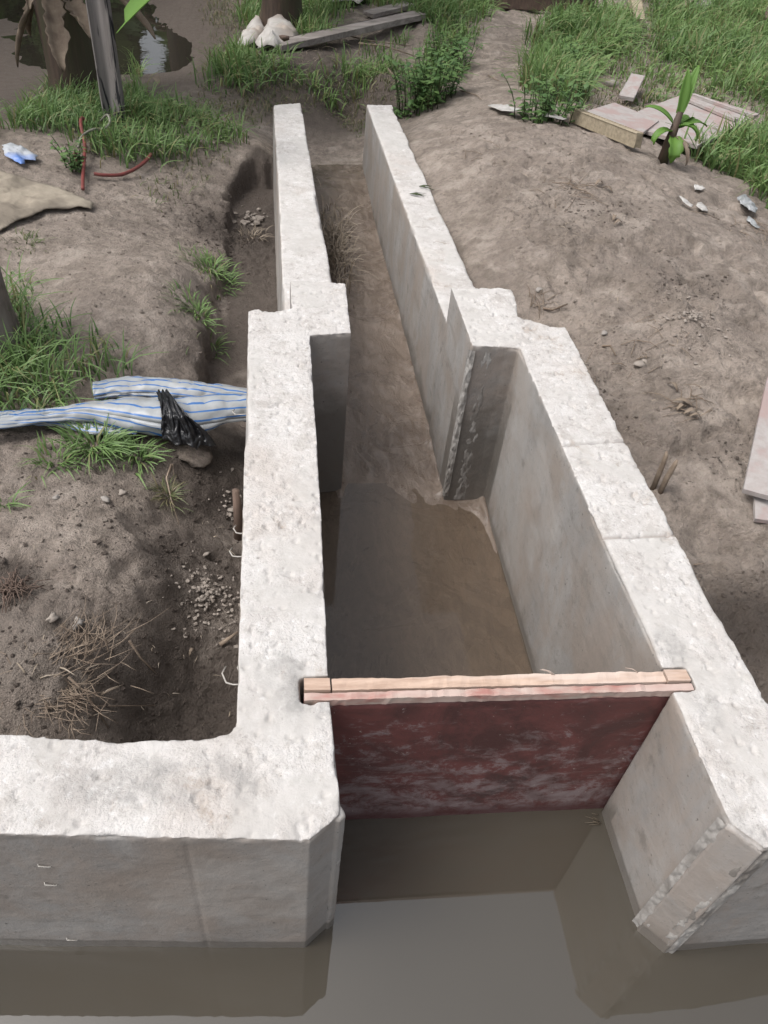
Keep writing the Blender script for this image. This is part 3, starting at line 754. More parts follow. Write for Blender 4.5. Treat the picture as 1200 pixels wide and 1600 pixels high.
BOARD_POLY = [tuple(wp(a, b, .5)[:2]) for a, b in ((895,190),(905,172),(958,156),(1076,138),(1192,178),(1092,232),(1000,220))]
def clear_channel(X, Y):
    return ~((X > -.1) & (X < 1.13) & (Y < 5.95)) & ~in_poly(X, Y, BOARD_POLY) & ~in_poly(X, Y, SACKS[0]) & ~in_poly(X, Y, SACKS[1])
def grassy(name, regions, L, Wd, mat, label, lean=(.25, .97), dryness=.15):
    X, Y, Q = patch_points(regions); k = clear_channel(X, Y); X, Y, Q = X[k], Y[k], Q[k]; n = len(X)
    cl = np.clip(.75 + .5 * fbm(X * 2.4, Y * 2.4, octv=3, seed=95), .3, 1.5)
    ln = rng.uniform(.45, 1.15, n) * L * Q * cl
    t = np.clip(.38 + .45 * fbm(X * 1.7, Y * 1.7, octv=3, seed=97) + rng.normal(0, .16, n), 0, .8)
    t = np.where(rng.random(n) < dryness, .95, t)
    az = rng.uniform(0, 2 * np.pi, n) + 0
    az = az + 1.2 * fbm(X * 2, Y * 2, octv=2, seed=99)
    return blades(name, X, Y, ln, Wd * rng.uniform(.7, 1.3, n), rng.uniform(*lean, n), t, mat, label, 'grass', 'stuff', az=az)
grassy('grass', [([(-60,205),(60,150),(150,120),(250,150),(330,165),(400,205),(300,235),(200,262),(130,262),(60,225),(-60,262)], 2600, 1, .3),
                 ([(200,60),(225,60),(240,190),(180,190)], 2200, 1.3, .3), ([(60,110),(140,100),(150,190),(30,200)], 1500, 1.0, .3)], .27, .008, M['grass'],
       'green grass along the pond edge around the stained post')
grassy('grass', [([(-160,450),(40,480),(110,550),(165,600),(120,665),(-160,670)], 3800, 1.1, .3), ([(40,480),(215,550),(225,610),(90,610)], 1900, .8, .3), ([(0,405),(70,430),(90,510),(-20,520)], 1700, 1.0, .3)],
       (.23), .0065, M['grass'], 'green grass at the foot of the stump on the left bank')
grassy('grass', [([(330,60),(420,20),(470,100),(560,70),(640,60),(660,95),(600,110),(520,120),(440,110),(380,130),(300,120)], 1500, .9, .3),
                 ([(360,0),(400,-30),(760,-30),(780,30),(740,90),(700,150),(650,170),(630,110),(660,60),(600,40),(560,20),(520,70),(440,60),(380,70)], 1300, 1, .3)], .32, .011, M['grass'],
       'green grass behind the far channel around the white sack and long plank')
grassy('grass', [([(870,10),(930,20),(1000,10),(1010,60),(950,110),(930,160),(860,195),(808,150),(812,60)], 1300, 1.15, .4), ([(1000,-20),(1230,-20),(1260,180),(1180,165),(1090,110),(1010,80)], 900, 1., .4), ([(930,60),(1100,60),(1180,170),(950,150)], 450, .55, .4),
                 ([(1005,232),(1050,248),(1110,228),(1178,204),(1260,120),(1260,380),(1160,318),(1080,275),(1020,245)], 2300, 1.2, .4), ([(860,170),(910,185),(1000,222),(1020,250),(900,205),(840,190)], 1500, .6, .4)], (.36), .012, M['grass'],
       'tall green grass beyond the mud mound on the right bank')
grassy('grass', [([(300,120),(640,90),(640,140),(560,170),(520,130),(430,150),(380,180),(280,170)], 1700, 1, .25), ([(290,380),(350,370),(345,420),(320,520),(290,560),(300,470)], 1800, 1.1, .2), ([(830,20),(1200,20),(1200,150),(950,240),(860,190)], 700, 1, .4), ([(200,260),(330,190),(400,190),(390,215),(260,300),(170,290)], 900, .8, .3), ([(300,-20),(400,-20),(370,110),(290,135),(320,60)], 700, 1.3, .2)],
       .10, .006, M['grass_dull'], 'short worn grass thinning out over the mud behind the walls', dryness=.35)
grassy('dead_grass', [([(0,990),(120,980),(190,1010),(230,1080),(160,1110),(0,1100)], 1300, .9, .33), ([(400,60),(560,60),(640,100),(560,150),(520,130),(470,120)], 260, 1.2, .3), ([(590,95),(660,110),(640,150),(590,140)], 900, 1.3, .2)],
       .11, .0035, M['straw'], 'dry brown grass roots lying over the dug soil', lean=(.9, 1.0), dryness=.3)
grassy('dead_grass', [([(300,800),(380,760),(378,1130),(200,1140),(160,1000),(260,960)], 500, .8, .2), ([(800,460),(900,420),(1120,480),(1150,700),(1000,740),(940,600)], 260, 1.0, .4), ([(680,270),(950,270),(1000,420),(720,400)], 200, 1.0, .5), ([(820,200),(1000,260),(1200,370),(1200,430),(1100,360),(900,260)], 220, 1, .5)],
       .055, .003, M['straw'], 'thin dry grass bits strewn over the mud on both banks', lean=(.95, 1.0), dryness=.3)

grassy('dead_grass', [([(700,200),(900,210),(1200,380),(1200,1050),(1100,850),(900,500),(760,420)], 260, 1.0, .45), ([(0,300),(350,260),(360,560),(280,700),(370,760),(360,1130),(0,1120)], 240, .9, .28), ([(790,30),(810,60),(800,190),(700,200),(730,100)], 260, 1.2, .42)],
       .045, .0028, M['wood_bits'], 'dark crumbs of rotten stalk and root strewn over both banks', lean=(.95, 1.0), dryness=.3)
def tuft(name, px, py, n, L, W_, spread, label, cat, mat='grass', lean=(.5, .98), group=None, z=.3, dry=.06, azc=None):
    p = G(px, py, z)
    X = p[0] + rng.normal(0, spread, n); Y = p[1] + rng.normal(0, spread, n)
    az = np.arctan2(Y - p[1], X - p[0]) + rng.normal(0, .5, n) if azc is None else azc + rng.normal(0, .7, n)
    t = np.clip(rng.normal(.4, .2, n), 0, .8); t = np.where(rng.random(n) < dry, .95, t)
    return blades(name, X, Y, rng.uniform(.5, 1.1, n) * L, W_ * rng.uniform(.7, 1.3, n), rng.uniform(*lean, n), t, M[mat], label, cat, None, group=group, az=az)
tuft('grass_tuft', 150, 700, 210, .14, .006, .045, 'spreading green grass tuft just below the striped hose', 'grass tuft')
tuft('grass_tuft', 215, 715, 90, .11, .006, .03, 'small grass tuft below the black plastic bag', 'grass tuft')
tuft('grass_tuft', 85, 720, 60, .10, .006, .03, 'sparse grass tuft at the left below the striped hose', 'grass tuft')
tuft('grass_tuft', 262, 775, 70, .09, .004, .018, 'yellowing grass tuft beside a curled root', 'grass tuft', 'grass_dull', dry=.5)
tuft('grass_tuft', 330, 420, 160, .12, .006, .06, 'green grass tuft on the trench edge, the farther of the two', 'grass tuft', z=.2)
tuft('grass_tuft', 310, 490, 130, .10, .006, .05, 'green grass tuft on the trench edge, the nearer of the two', 'grass tuft', z=.2)
tuft('grass_tuft', 8, 790, 14, .12, .005, .012, 'few thin grass blades at the left edge above the bare mud', 'grass tuft')
tuft('grass_tuft', 40, 380, 80, .06, .005, .05, 'short dull grass patch below the sackcloth', 'grass tuft', 'grass_dull')
tuft('grass_tuft', 395, 370, 60, .09, .004, .05, 'dark dry grass hanging in the hole left of the far wall', 'grass tuft', 'straw', z=.1)
# straw clump caught in the far channel
n = 420; cx, cy = .40, 4.55
X = cx + rng.normal(0, .055, n); Y = cy + rng.normal(0, .26, n)
k = (X > .27) & (X < .6); X, Y = X[k], Y[k]; n = len(X)
Zb = bed_z(X, Y)
o = blades('straw_clump', X, Y, rng.uniform(.08, .2, n), np.full(n, .005), rng.uniform(.4, .95, n), np.where(rng.random(n) < .2, .3, rng.uniform(.3, .95, n)), M['straw'], 'clump of yellow straw caught inside the far channel', 'straw clump')
co = np.empty(len(o.data.vertices) * 3, np.float32); o.data.vertices.foreach_get('co', co); co = co.reshape(-1, 3)
co[:, 2] += np.repeat(Zb - (hgt(X, Y) - .01), 10) + .03; o.data.vertices.foreach_set('co', co.ravel()); o.data.update()

def leafy(name, px, py, stems, height, leaf, label, cat, z=.3, spread=.12):
    base = G(px, py, z); root = empty(name, base, label, cat)
    sm = MB(); V = []; F = []; T = []
    for s_ in range(stems):
        a = random.uniform(0, 6.28); r = random.uniform(0, spread); h = height * random.uniform(.5, 1)
        p0 = np.array([base[0] + r * math.cos(a), base[1] + r * math.sin(a), 0]); p0[2] = H1(p0[0], p0[1]) - .01
        ln = random.uniform(.05, .5) * h; a2 = a + random.uniform(-.8, .8)
        pts = [p0 + np.array([ln * t * t * math.cos(a2), ln * t * t * math.sin(a2), h * t]) for t in (0, .3, .6, .85, 1)]
        sm.tube(pts, [.004, .0035, .003, .002, .001], 4)
        for j in range(int(16 * h / height)):
            t = random.uniform(.02, 1); q = p0 + np.array([ln * t * t * math.cos(a2), ln * t * t * math.sin(a2), h * t])
            b = random.uniform(0, 6.28); L_ = leaf * random.uniform(.5, 1.2); w_ = L_ * .28; e = random.uniform(-.3, .7)
            d = np.array([math.cos(b) * math.cos(e), math.sin(b) * math.cos(e), math.sin(e)]); sdv = np.array([-math.sin(b), math.cos(b), 0])
            n0 = len(V)
            V += [q, q + d * L_ * .45 + sdv * w_ - np.array([0, 0, .15 * w_]), q + d * L_ - np.array([0, 0, .2 * L_]), q + d * L_ * .45 - sdv * w_ - np.array([0, 0, .15 * w_]), q + d * L_ * .5 + np.array([0, 0, .2 * w_])]
            F += [(n0, n0 + 1, n0 + 4), (n0 + 1, n0 + 2, n0 + 4), (n0 + 2, n0 + 3, n0 + 4), (n0 + 3, n0, n0 + 4)]
            T += [random.uniform(0, .8)] * 5
    sm.build('stem', M['grass_dull'], root)
    me = np_mesh('foliage', np.array(V) - np.array(base), np.array(F)); fattr(me, 'tint', T); fattr(me, 'tip', [0.3] * len(T))
    link('foliage', me, M['leaf'], root)
    return root
leafy('weed', 665, 165, 60, .42, .075, 'bushy green weed leaning over the far end of the right wall', 'weed', .3, .25)
leafy('weed', 700, 110, 34, .34, .06, 'bright green weed on the bank behind the bushy weed', 'weed', .36, .22)
leafy('weed', 850, 185, 40, .30, .06, 'low leafy weed by the white strip on the mound', 'weed', .42, .22)
leafy('weed', 890, 120, 34, .32, .06, 'leafy weed among tall grass right of the mud path', 'weed', .38, .25)
leafy('weed', 120, 262, 14, .16, .04, 'small leafy weed in the grass beside the red hose', 'weed', .3, .1)
for (px, py, z) in ((655, 290, .42), (672, 305, .42)):
    pass

# ------------------------------------------------------------------ banana plants
def banana_leaf(root, base, az, L, W_, rise, droop, mat, name='leaf', fold=.25, tear=0.0):
    n = 18; V = []; F = []; T = []; pos = np.array(base, float); e = rise
    side = np.array([-math.sin(az), math.cos(az), 0])
    for k in range(n + 1):
        t = k / n
        wd = W_ * .5 * max(.02, math.sin(math.pi * min(1, t * .92 + .06)) ** .7) * (0.12 if t < .12 else 1)
        d = np.array([math.cos(az) * math.cos(e), math.sin(az) * math.cos(e), math.sin(e)]); nrm = np.cross(d, side) * -1
        if nrm[2] < 0: nrm = -nrm
        j1 = 1 - tear * random.random(); j2 = 1 - tear * random.random()
        V += [pos + side * wd * j1 + nrm * wd * fold, pos + side * wd * .5 + nrm * wd * fold * .35, pos, pos - side * wd * .5 + nrm * wd * fold * .35, pos - side * wd * j2 + nrm * wd * fold]
        T += [.6, .5, .8, .5, .6]
        pos = pos + d * L / n; e -= droop / n * (0.5 + t)
    for k in range(n):
        for i in range(4): a = k * 5 + i; F.append((a, a + 1, a + 6, a + 5))
    me = np_mesh(name, np.array(V) - np.array(root.location), np.array(F)); fattr(me, 'tint', T); fattr(me, 'tip', [.4] * len(T))
    o = link(name, me, mat, root)
    md = o.modifiers.new('s', 'SOLIDIFY'); md.thickness = .002
    return o
def banana(name, px, py, h, r, label, leaves, dry, z=.3, seed=1, lean=(0, 0)):
    random.seed(seed); b = G(px, py, z) if not isinstance(px, tuple) else np.array(px)
    root = empty(name, b, label, 'banana plant')
    m = MB(); n = 22; k = 16; V = []; F = []
    for j in range(n + 1):
        t = j / n; rr = r * (1.15 - .45 * t) * (1 + .25 * math.exp(-t * 12))
        for i in range(k):
            a = 2 * math.pi * i / k; q = rr * (1 + .10 * math.sin(3 * a + t * 9) + .05 * math.sin(7 * a + t * 3))
            V.append((b[0] + q * math.cos(a) + lean[0] * t * h, b[1] + q * math.sin(a) + lean[1] * t * h, b[2] - .05 + t * h))
    F = [(j * k + i, j * k + (i + 1) % k, (j + 1) * k + (i + 1) % k, (j + 1) * k + i) for j in range(n) for i in range(k)] + [tuple(n * k + i for i in range(k))]
    m.add(V, F); m.build('pseudostem', M['pstem'], root)
    top = b + np.array([lean[0] * h, lean[1] * h, h - .1])
    for i in range(leaves):
        a = 2 * math.pi * i / leaves + random.uniform(-.3, .3)
        banana_leaf(root, top, a, random.uniform(1.5, 2.2), random.uniform(.4, .55), random.uniform(.7, 1.25), random.uniform(1.4, 2.2), M['bleaf'], 'leaf', .2, .25)
    for i in range(dry):
        a = random.uniform(0, 6.28); hh = random.uniform(.25, .95) * h
        p = b + np.array([r * .9 * math.cos(a) + lean[0] * hh, r * .9 * math.sin(a) + lean[1] * hh, hh])
        banana_leaf(root, p, a + random.uniform(-.5, .5), random.uniform(.3, .65) * min(1, hh + .3), random.uniform(.08, .22), random.uniform(-1.0, -.2), random.uniform(.3, .9), M['dryleaf'], 'dry_leaf', .6, .6)
    return root
bp = banana('banana_plant', 118, 152, 1.9, .15, 'banana plant with brown hanging leaves beside the stained post', 8, 16, .26, 3)
# low green leaves that come down into view on it
banana_leaf(bp, wp(182, 52, 1.0), .25, .62, .30, .75, .5, M['bleaf'], 'leaf', .2)
banana_leaf(bp, wp(95, 60, .55), 1.3, .7, .12, 1.2, .4, M['bleaf'], 'leaf', .5)
b2 = banana('banana_plant', 438, 48, 1.6, .17, 'banana plant with a ragged brown stem above the white sack', 8, 18, .28, 8)
for i, (x_, y_, h_) in enumerate(((-3.6, 11.3, 2.2), (-1.2, 12.6, 2.4), (1.6, 12.9, 2.0), (-4.6, 9.0, 2.0))):
    b3 = banana('banana_plant', (x_, y_, H1(x_, y_)), 0, h_, .16, ['tall banana plant behind the pond, left of the bent pair', 'tall banana plant far behind the pond and white sack', 'banana plant behind the stacked timbers', 'banana plant at the far left end of the pond'][i], 9, 4, seed=20 + i)
random.seed(11)
yb = empty('young_banana_plant', G(1035, 252, .42), 'young banana plant with bright upright leaves in front of the formwork boards', 'banana plant')
B = np.array(yb.location)
m = MB(); m.tube([B + (0, 0, -.03), B + (.005, 0, .12), B + (.02, .01, .28)], [.035, .03, .018], 10); m.build('pseudostem', M['pstem'], yb)
banana_leaf(yb, B + (.02, .01, .24), 1.5, 0.255, 0.057, 1.35, .25, M['bleaf'], 'leaf', .5)
banana_leaf(yb, B + (.015, .01, .22), .9, 0.306, 0.057, 1.25, .2, M['bleaf'], 'leaf', .5)
banana_leaf(yb, B + (.01, .0, .20), 2.7, 0.221, 0.085, .75, 1.0, M['bleaf'], 'leaf', .3)
banana_leaf(yb, B + (.01, .0, .18), .15, 0.230, 0.076, .6, 1.3, M['bleaf'], 'leaf', .3)
banana_leaf(yb, B + (.01, .0, .17), 3.4, 0.170, 0.076, .4, 2.4, M['bleaf'], 'leaf', .4, .3)
banana_leaf(yb, B + (.01, .0, .16), 5.2, 0.221, 0.048, -.1, 1.6, M['dryleaf'], 'dry_leaf', .5, .5)
banana_leaf(yb, B + (.01, .0, .15), 4.6, 0.204, 0.095, .1, 2.4, M['bleaf'], 'leaf', .4, .3)
banana_leaf(yb, B + (.01, .0, .20), -.5, 0.187, 0.076, .5, 2.4, M['bleaf'], 'leaf', .4, .4)
banana_leaf(yb, B + (.01, .0, .20), .6, 0.221, 0.057, .6, 1.7, M['bleaf'], 'leaf', .4, .2)

# far wood behind the pond: only its dark reflection shows in the photo
GAPS = [(-2.35, 2.6, .45, .9), (-4.6, 2.4, .3, .5)]
def wood(name, x0, x1, y0, h, n, label):
    x = rng.uniform(x0, x1, n); y = y0 + rng.uniform(-1.5, 1.5, n)
    top = h * (.72 + .28 * fbm(x * .5, x * 0 + 3, octv=3, seed=120)); z = rng.uniform(0, 1, n) ** .8 * top
    keep = fbm(x * .9, z * .9, y * .6, 3, 121) > -.55
    for gx_, gz_, rx_, rz_ in GAPS: keep &= ((x - gx_) / rx_) ** 2 + ((z - gz_) / rz_) ** 2 + .9 * fbm(x * 1.6, z * 1.6, octv=3, seed=130) > 1
    x, y, z = x[keep], y[keep], z[keep]; n = len(x)
    a = rng.normal(0, 1, (n, 3)); a /= np.linalg.norm(a, axis=1)[:, None]; b = np.cross(a, rng.normal(0, 1, (n, 3))); b /= np.linalg.norm(b, axis=1)[:, None]
    s_ = rng.uniform(.16, .42, n)[:, None]; c = np.stack([x, y, z + .2], 1)
    V = np.stack([c - a * s_ , c + b * s_ * .45, c + a * s_, c - b * s_ * .45], 1).reshape(-1, 3)
    me = np_mesh(name, V, np.arange(n * 4).reshape(n, 4)); fattr(me, 'tint', np.repeat(rng.uniform(0, .7, n), 4)); fattr(me, 'tip', np.zeros(n * 4))
    tag(link(name, me, M['grass']), label, 'trees', None, 'stuff')
wood('distant_wood', -16, 14, 19, 8.5, 52000, 'dense green wood beyond the pond whose dark reflection lies on the water')

# ------------------------------------------------------------------ post, stump
p = G(181, 190, .3)
ps = MB(); hp = 2.3
for k in range(1): ps.bar((p[0], p[1], p[2] - .2), (p[0] - .02, p[1] + .02, p[2] + hp), .125, .115, up=(0, 1, 0), seg=14, jit=.06)
tag(ps.build('wooden_post', M['post'], None, origin=p), 'upright grey wooden post with black stains in the grass', 'post')
p = G(-12, 545, .3); st = MB(); V = []; k = 22; n = 26
for j in range(n + 1):
    t = j / n
    for i in range(k):
        a = 2 * math.pi * i / k
        q = .125 * (1 - .12 * t + .35 * math.exp(-t * 14)) * (1 + .12 * float(vn(np.array([2.2 * math.cos(a) + 5]), np.array([2.2 * math.sin(a)]), np.array([t * 2.5 + .5]))[0]) + .05 * math.sin(9 * a + 3 * t))
        V.append((p[0] + q * math.cos(a) - .04 * t, p[1] + q * math.sin(a), p[2] - .08 + t * 1.0 + (.03 * math.sin(a * 5) if j == n else 0)))
st.add(V, [(j * k + i, j * k + (i + 1) % k, (j + 1) * k + (i + 1) % k, (j + 1) * k + i) for j in range(n) for i in range(k)] + [tuple(n * k + i for i in range(k))])
tag(st.build('tree_stump', M['bark'], None, origin=p), 'grey barked tree stump rising from grass at the left edge', 'tree stump')

# ------------------------------------------------------------------ planks and boards
def plank(name, a, b, w_, h_, mat, label, cat, za=.3, zb=None, lift=0.02, group=None, lift2=None):
    p = G(*a, za); q = G(*b, zb or za); p[2] += lift + h_ / 2; q[2] += (lift if lift2 is None else lift2) + h_ / 2
    m = MB(); m.bar(p, q, w_, h_, seg=10, jit=.05)
    return tag(m.build(name, M[mat], None, smooth=False, origin=(p + q) / 2), label, cat, group)
plank('plank', (432, 82), (655, 32), .17, .055, 'plank', 'long grey plank lying in the grass beside the white sack', 'plank', .3)
plank('plank', (575, 30), (640, 14), .16, .04, 'plank', 'short grey plank end in grass behind the long plank', 'plank', .34)
plank('timber_stick', (996, 46), (965, -12), .12, .09, 'batten', 'pale squared timber pointing down out of the right bank grass', 'timber', .38, lift2=.35)
plank('timber_stick', (1062, 22), (1088, -4), .10, .06, 'batten', 'pale timber offcut in grass, left of the pair at the top right', 'timber', .38)
plank('timber_stick', (1092, 18), (1128, -6), .16, .06, 'plank', 'broad brownish timber offcut in grass, right of the pair at the top right', 'timber', .38)
plank('timber_stick', (975, 165), (990, 142), .12, .03, 'board', 'short board offcut standing behind the formwork boards', 'timber', .4, lift=.04, lift2=.1)
plank('timber_stick', (1196, 45), (1204, 8), .12, .10, 'wood_dark', 'dark timber end at the right edge of the far grass', 'timber', .4, lift=.02, lift2=.25)
def slab(name, corners, th, mat, parent=None, origin=None, wave=.0):
    """corners: four world points of the top face, in order"""
    c = [np.array(q, float) for q in corners]; n = 14; V = []; F = []
    for s_ in (0, 1):
        for j in range(n + 1):
            for i in range(n + 1):
                u, v = i / n, j / n
                q = c[0] * (1 - u) * (1 - v) + c[1] * u * (1 - v) + c[2] * u * v + c[3] * (1 - u) * v
                V.append((q[0], q[1], q[2] - s_ * th + wave * math.sin(u * 5 + v * 2)))
    S = (n + 1) ** 2
    for j in range(n):
        for i in range(n):
            a = j * (n + 1) + i; F.append((a, a + 1, a + n + 2, a + n + 1)); F.append((S + a, S + a + n + 1, S + a + n + 2, S + a + 1))
    for i in range(n):
        for a, b in ((i, i + 1), (n * (n + 1) + i + 1, n * (n + 1) + i), ((i + 1) * (n + 1), i * (n + 1)), (i * (n + 1) + n, (i + 1) * (n + 1) + n)):
            F.append((b, a, S + a, S + b))
    m = MB(); m.add(V, F); return m.build(name, M[mat], parent, smooth=False, origin=origin)
def onz(px, py, dz):
    p = G(px, py, .42); return wp(px, py, p[2] + dz)
fb = empty('formwork_board', G(1060, 190, .4), 'large cement stained board lying flat behind the young banana plant', 'board')
slab('panel', [onz(958, 190, .14), onz(1076, 143, .14), onz(1186, 178, .14), onz(1090, 228, .15)], .022, 'board', fb, wave=.003)
for (a, b) in (((1082, 148), (1180, 182)), ((1066, 152), (1150, 188))):
    m = MB(); m.bar(onz(*a, .155), onz(*b, .155), .045, .02); m.build('batten', M['board'], fb, smooth=False)
fb2 = empty('formwork_board', G(950, 200, .4), 'smaller board with a timber edge facing the mud mound', 'board')
slab('panel', [onz(902, 178, .16), onz(960, 160, .17), onz(1030, 188, .18), onz(998, 212, .16)], .02, 'board', fb2)
m = MB(); m.bar(onz(895, 179, .12), onz(998, 220, .12), .05, .085); m.build('edge_timber', M['batten'], fb2, smooth=False)
e1 = empty('formwork_board', G(1190, 700, .4), 'pinkish cement stained board cut off by the right edge, the upper of two', 'board')
slab('panel', [onz(1162, 764, .05), onz(1206, 776, .05), onz(1290, 600, .05), onz(1199, 590, .05)], .018, 'board', e1)
e2 = empty('formwork_board', G(1195, 790, .38), 'pale board end at the right edge lying below the pinkish board', 'board')
slab('panel', [onz(1180, 810, .02), onz(1230, 818, .02), onz(1250, 740, .02), onz(1178, 740, .02)], .015, 'board', e2)
# slatted pallet at the top
pl = empty('slatted_pallet', G(800, 8, .42), 'slatted timber pallet lying across the end of the mud path', 'pallet')
P0 = G(735, 10, .42); P1 = G(922, 26, .42)
dr = (P1 - P0); dr[2] = 0; dl = np.linalg.norm(dr); dr /= dl; nr = np.array([-dr[1], dr[0], 0])
P0[2] = .44
m = MB(); m.bar(P0 + (0, 0, .05), P0 + dr * dl + (0, 0, .05), .10, .14, seg=6, jit=.03); m.build('side_beam', M['wood_dark'], pl, smooth=False)
for k in range(6):
    m = MB(); o_ = nr * (.02 + .19 * k) + np.array([0, 0, .145]); m.bar(P0 + o_ - dr * .2, P0 + o_ + dr * (dl + .05), .09, .02, seg=6, jit=.05); m.build('slat', M['plank'], pl, smooth=False)
for k in range(3):
    m = MB(); o_ = dr * dl * (.05 + .45 * k) + np.array([0, 0, .06]); m.bar(P0 + o_ + nr * .05, P0 + o_ + nr * 1.0, .08, .12); m.build('cross_beam', M['wood_dark'], pl, smooth=False)
# stakes by the right wall
for (px, py, dx, h_, lab) in ((1021, 762, -.004, .16, 'split wooden stake by the right wall, the taller of two'), (1031, 768, .012, .14, 'bent wooden stake by the right wall, the shorter of two')):
    p = G(px, py, .33); m = MB()
    m.tube([p + (0, 0, -.05), p + (dx * .4, 0, h_ * .5), p + (dx, .0, h_ * .9), p + (dx * 1.3, .004, h_)], [.012, .012, .010, .005], 7, squash=.7)
    tag(m.build('wooden_stake', M['twig'], None, origin=p), lab, 'stake')
p = G(372, 840, .2); m = MB(); m.tube([p + (0, 0, -.03), p + (.004, .01, .1), p + (.0, .02, .2)], [.018, .017, .012], 6)
tag(m.build('wooden_stake', M['wood_dark'], None, origin=p), 'dark wooden stake against the outer side of the left wall', 'stake')

# ------------------------------------------------------------------ striped hose and bag
def sweep(name, pts, rw, rh, twist, parent, mat, n=28, wr=.006, seed=1, cap=False):
    """a soft tube: pts centre line, rw half width, rh half height, twist angle per point"""
    P = np.array(pts, float); m = len(P); N_ = 90
    t0 = np.linspace(0, 1, m); t = np.linspace(0, 1, N_)
    def cr(a):
        a = np.array(a, float); k = np.clip((t * (m - 1)).astype(int), 0, m - 2); f = t * (m - 1) - k
        p0 = a[np.clip(k - 1, 0, m - 1)]; p1 = a[k]; p2 = a[k + 1]; p3 = a[np.clip(k + 2, 0, m - 1)]
        f = f[:, None] if a.ndim > 1 else f
        return .5 * (2 * p1 + (p2 - p0) * f + (2 * p0 - 5 * p1 + 4 * p2 - p3) * f ** 2 + (3 * p1 - p0 - 3 * p2 + p3) * f ** 3)
    C = cr(P); RW = cr(rw); RH = cr(rh); TW = cr(twist)
    V = []; U = []
    for k in range(N_):
        d = C[min(k + 1, N_ - 1)] - C[max(k - 1, 0)]; d /= np.linalg.norm(d)
        sdv = np.cross(d, (0, 0, 1)); sdv /= np.linalg.norm(sdv); up = np.cross(sdv, d)
        for i in range(n + 1):
            a = 2 * math.pi * i / n
            wv = wr * float(fbm(np.array([t[k] * 9.0]), np.array([math.cos(a) * 2 + 7]), np.array([math.sin(a) * 2 + .5]), 3, seed)[0])
            ca, sa = math.cos(a + TW[k]), math.sin(a + TW[k])
            wv -= wr * .9 * max(0, .35 - abs(float(vn(np.array([t[k] * 16.0 + seed]), np.array([math.cos(a) * 3 + t[k] * 7]), np.array([math.sin(a) * 3 + .5]), seed + 5)[0]))) * 2
            V.append(C[k] + sdv * ca * (RW[k] + wv) + up * sa * (RH[k] + wv)); U.append(i / n)
    F = [(k * (n + 1) + i, k * (n + 1) + i + 1, (k + 1) * (n + 1) + i + 1, (k + 1) * (n + 1) + i) for k in range(N_ - 1) for i in range(n)]
    me = np_mesh(name, np.array(V) - np.array(parent.location if parent else (0, 0, 0)), np.array(F)); fattr(me, 'u', U)
    o = link(name, me, mat, parent); md = o.modifiers.new('s', 'SOLIDIFY'); md.thickness = .0015
    return o
def hp_(px, py, z, l=0): 
    p = wp(px, py, z); return p
h1 = sweep('plastic_hose', [hp_(-70, 668, .37), hp_(0, 660, .36), hp_(70, 651, .355), hp_(140, 645, .345), hp_(200, 646, .345), hp_(255, 650, .34), hp_(300, 650, .33), hp_(350, 640, .33), hp_(400, 636, .33), hp_(440, 634, .33)],
           [.03, .03, .032, .045, .068, .080, .078, .068, .06, .06], [.014, .014, .016, .03, .045, .055, .055, .045, .04, .04], [2.2, 2.0, 1.6, 1.0, .6, .4, .2, .0, 0, 0], None, M['hose'], wr=.012, seed=4)
tag(h1, 'twisted blue striped white plastic hose tied with a black bag', 'plastic hose')
h2 = sweep('plastic_hose', [hp_(147, 611, .33), hp_(190, 606, .335), hp_(240, 606, .335), hp_(290, 610, .33), hp_(340, 616, .32), hp_(400, 624, .31), hp_(440, 628, .31)],
           [.052, .052, .055, .055, .048, .045, .045], [.022, .026, .03, .03, .03, .03, .03], [.3, .3, .3, .2, .1, 0, 0], None, M['hose'], wr=.010, seed=9)
tag(h2, 'open ended blue striped white plastic hose lying behind the tied one', 'plastic hose')
h3 = sweep('plastic_hose', [hp_(-70, 655, .34), hp_(0, 652, .335), hp_(50, 651, .33), hp_(110, 655, .32), hp_(150, 668, .315), hp_(215, 672, .315)], [.04, .035, .04, .045, .035, .02], [.012, .01, .012, .012, .012, .008], [.2] * 6, None, M['hose'], wr=.008, seed=14)
tag(h3, 'flattened striped hose end showing under the twisted hose at the left', 'plastic hose')
# bag: a crumpled band over the hose, gathered on top and spread at the lower right
V = []; nu, nv = 44, 60
def lerp2(P, t):
    k = min(int(t * (len(P) - 1)), len(P) - 2); f = t * (len(P) - 1) - k; return [P[k][q] * (1 - f) + P[k + 1][q] * f for q in (0, 1, 2)]
LE = [(244, 612, .412), (250, 628, .418), (253, 650, .405), (252, 672, .36), (255, 688, .33)]
RE = [(262, 612, .412), (276, 628, .425), (296, 650, .41), (322, 673, .35), (338, 697, .29)]
for j in range(nv + 1):
    t = j / nv
    for i in range(nu + 1):
        u = i / nu; a = lerp2(LE, t); b = lerp2(RE, t); c = [a[q] * (1 - u) + b[q] * u for q in (0, 1, 2)]
        q = wp(c[0], c[1] + 6 * math.sin(u * 3.1) * t + 2.5 * math.sin(u * 19 + t * 3), c[2] + .012 * math.sin(u * math.pi) * t)
        r_ = float(fbm(np.array([(u - .5) * 8 + t * 3.0]), np.array([t * 5 + u * 3]), octv=4, seed=33)[0])
        fo = .012 * (1 - abs(r_) * 2.4) * (.4 + .6 * t)
        V.append(q + np.array([0, -fo * .5, fo]))
F = [(j * (nu + 1) + i, j * (nu + 1) + i + 1, (j + 1) * (nu + 1) + i + 1, (j + 1) * (nu + 1) + i) for j in range(nv) for i in range(nu)]
o = link('plastic_bag', np_mesh('plastic_bag', np.array(V), np.array(F)), M['bag']); md = o.modifiers.new('s', 'SOLIDIFY'); md.thickness = .002
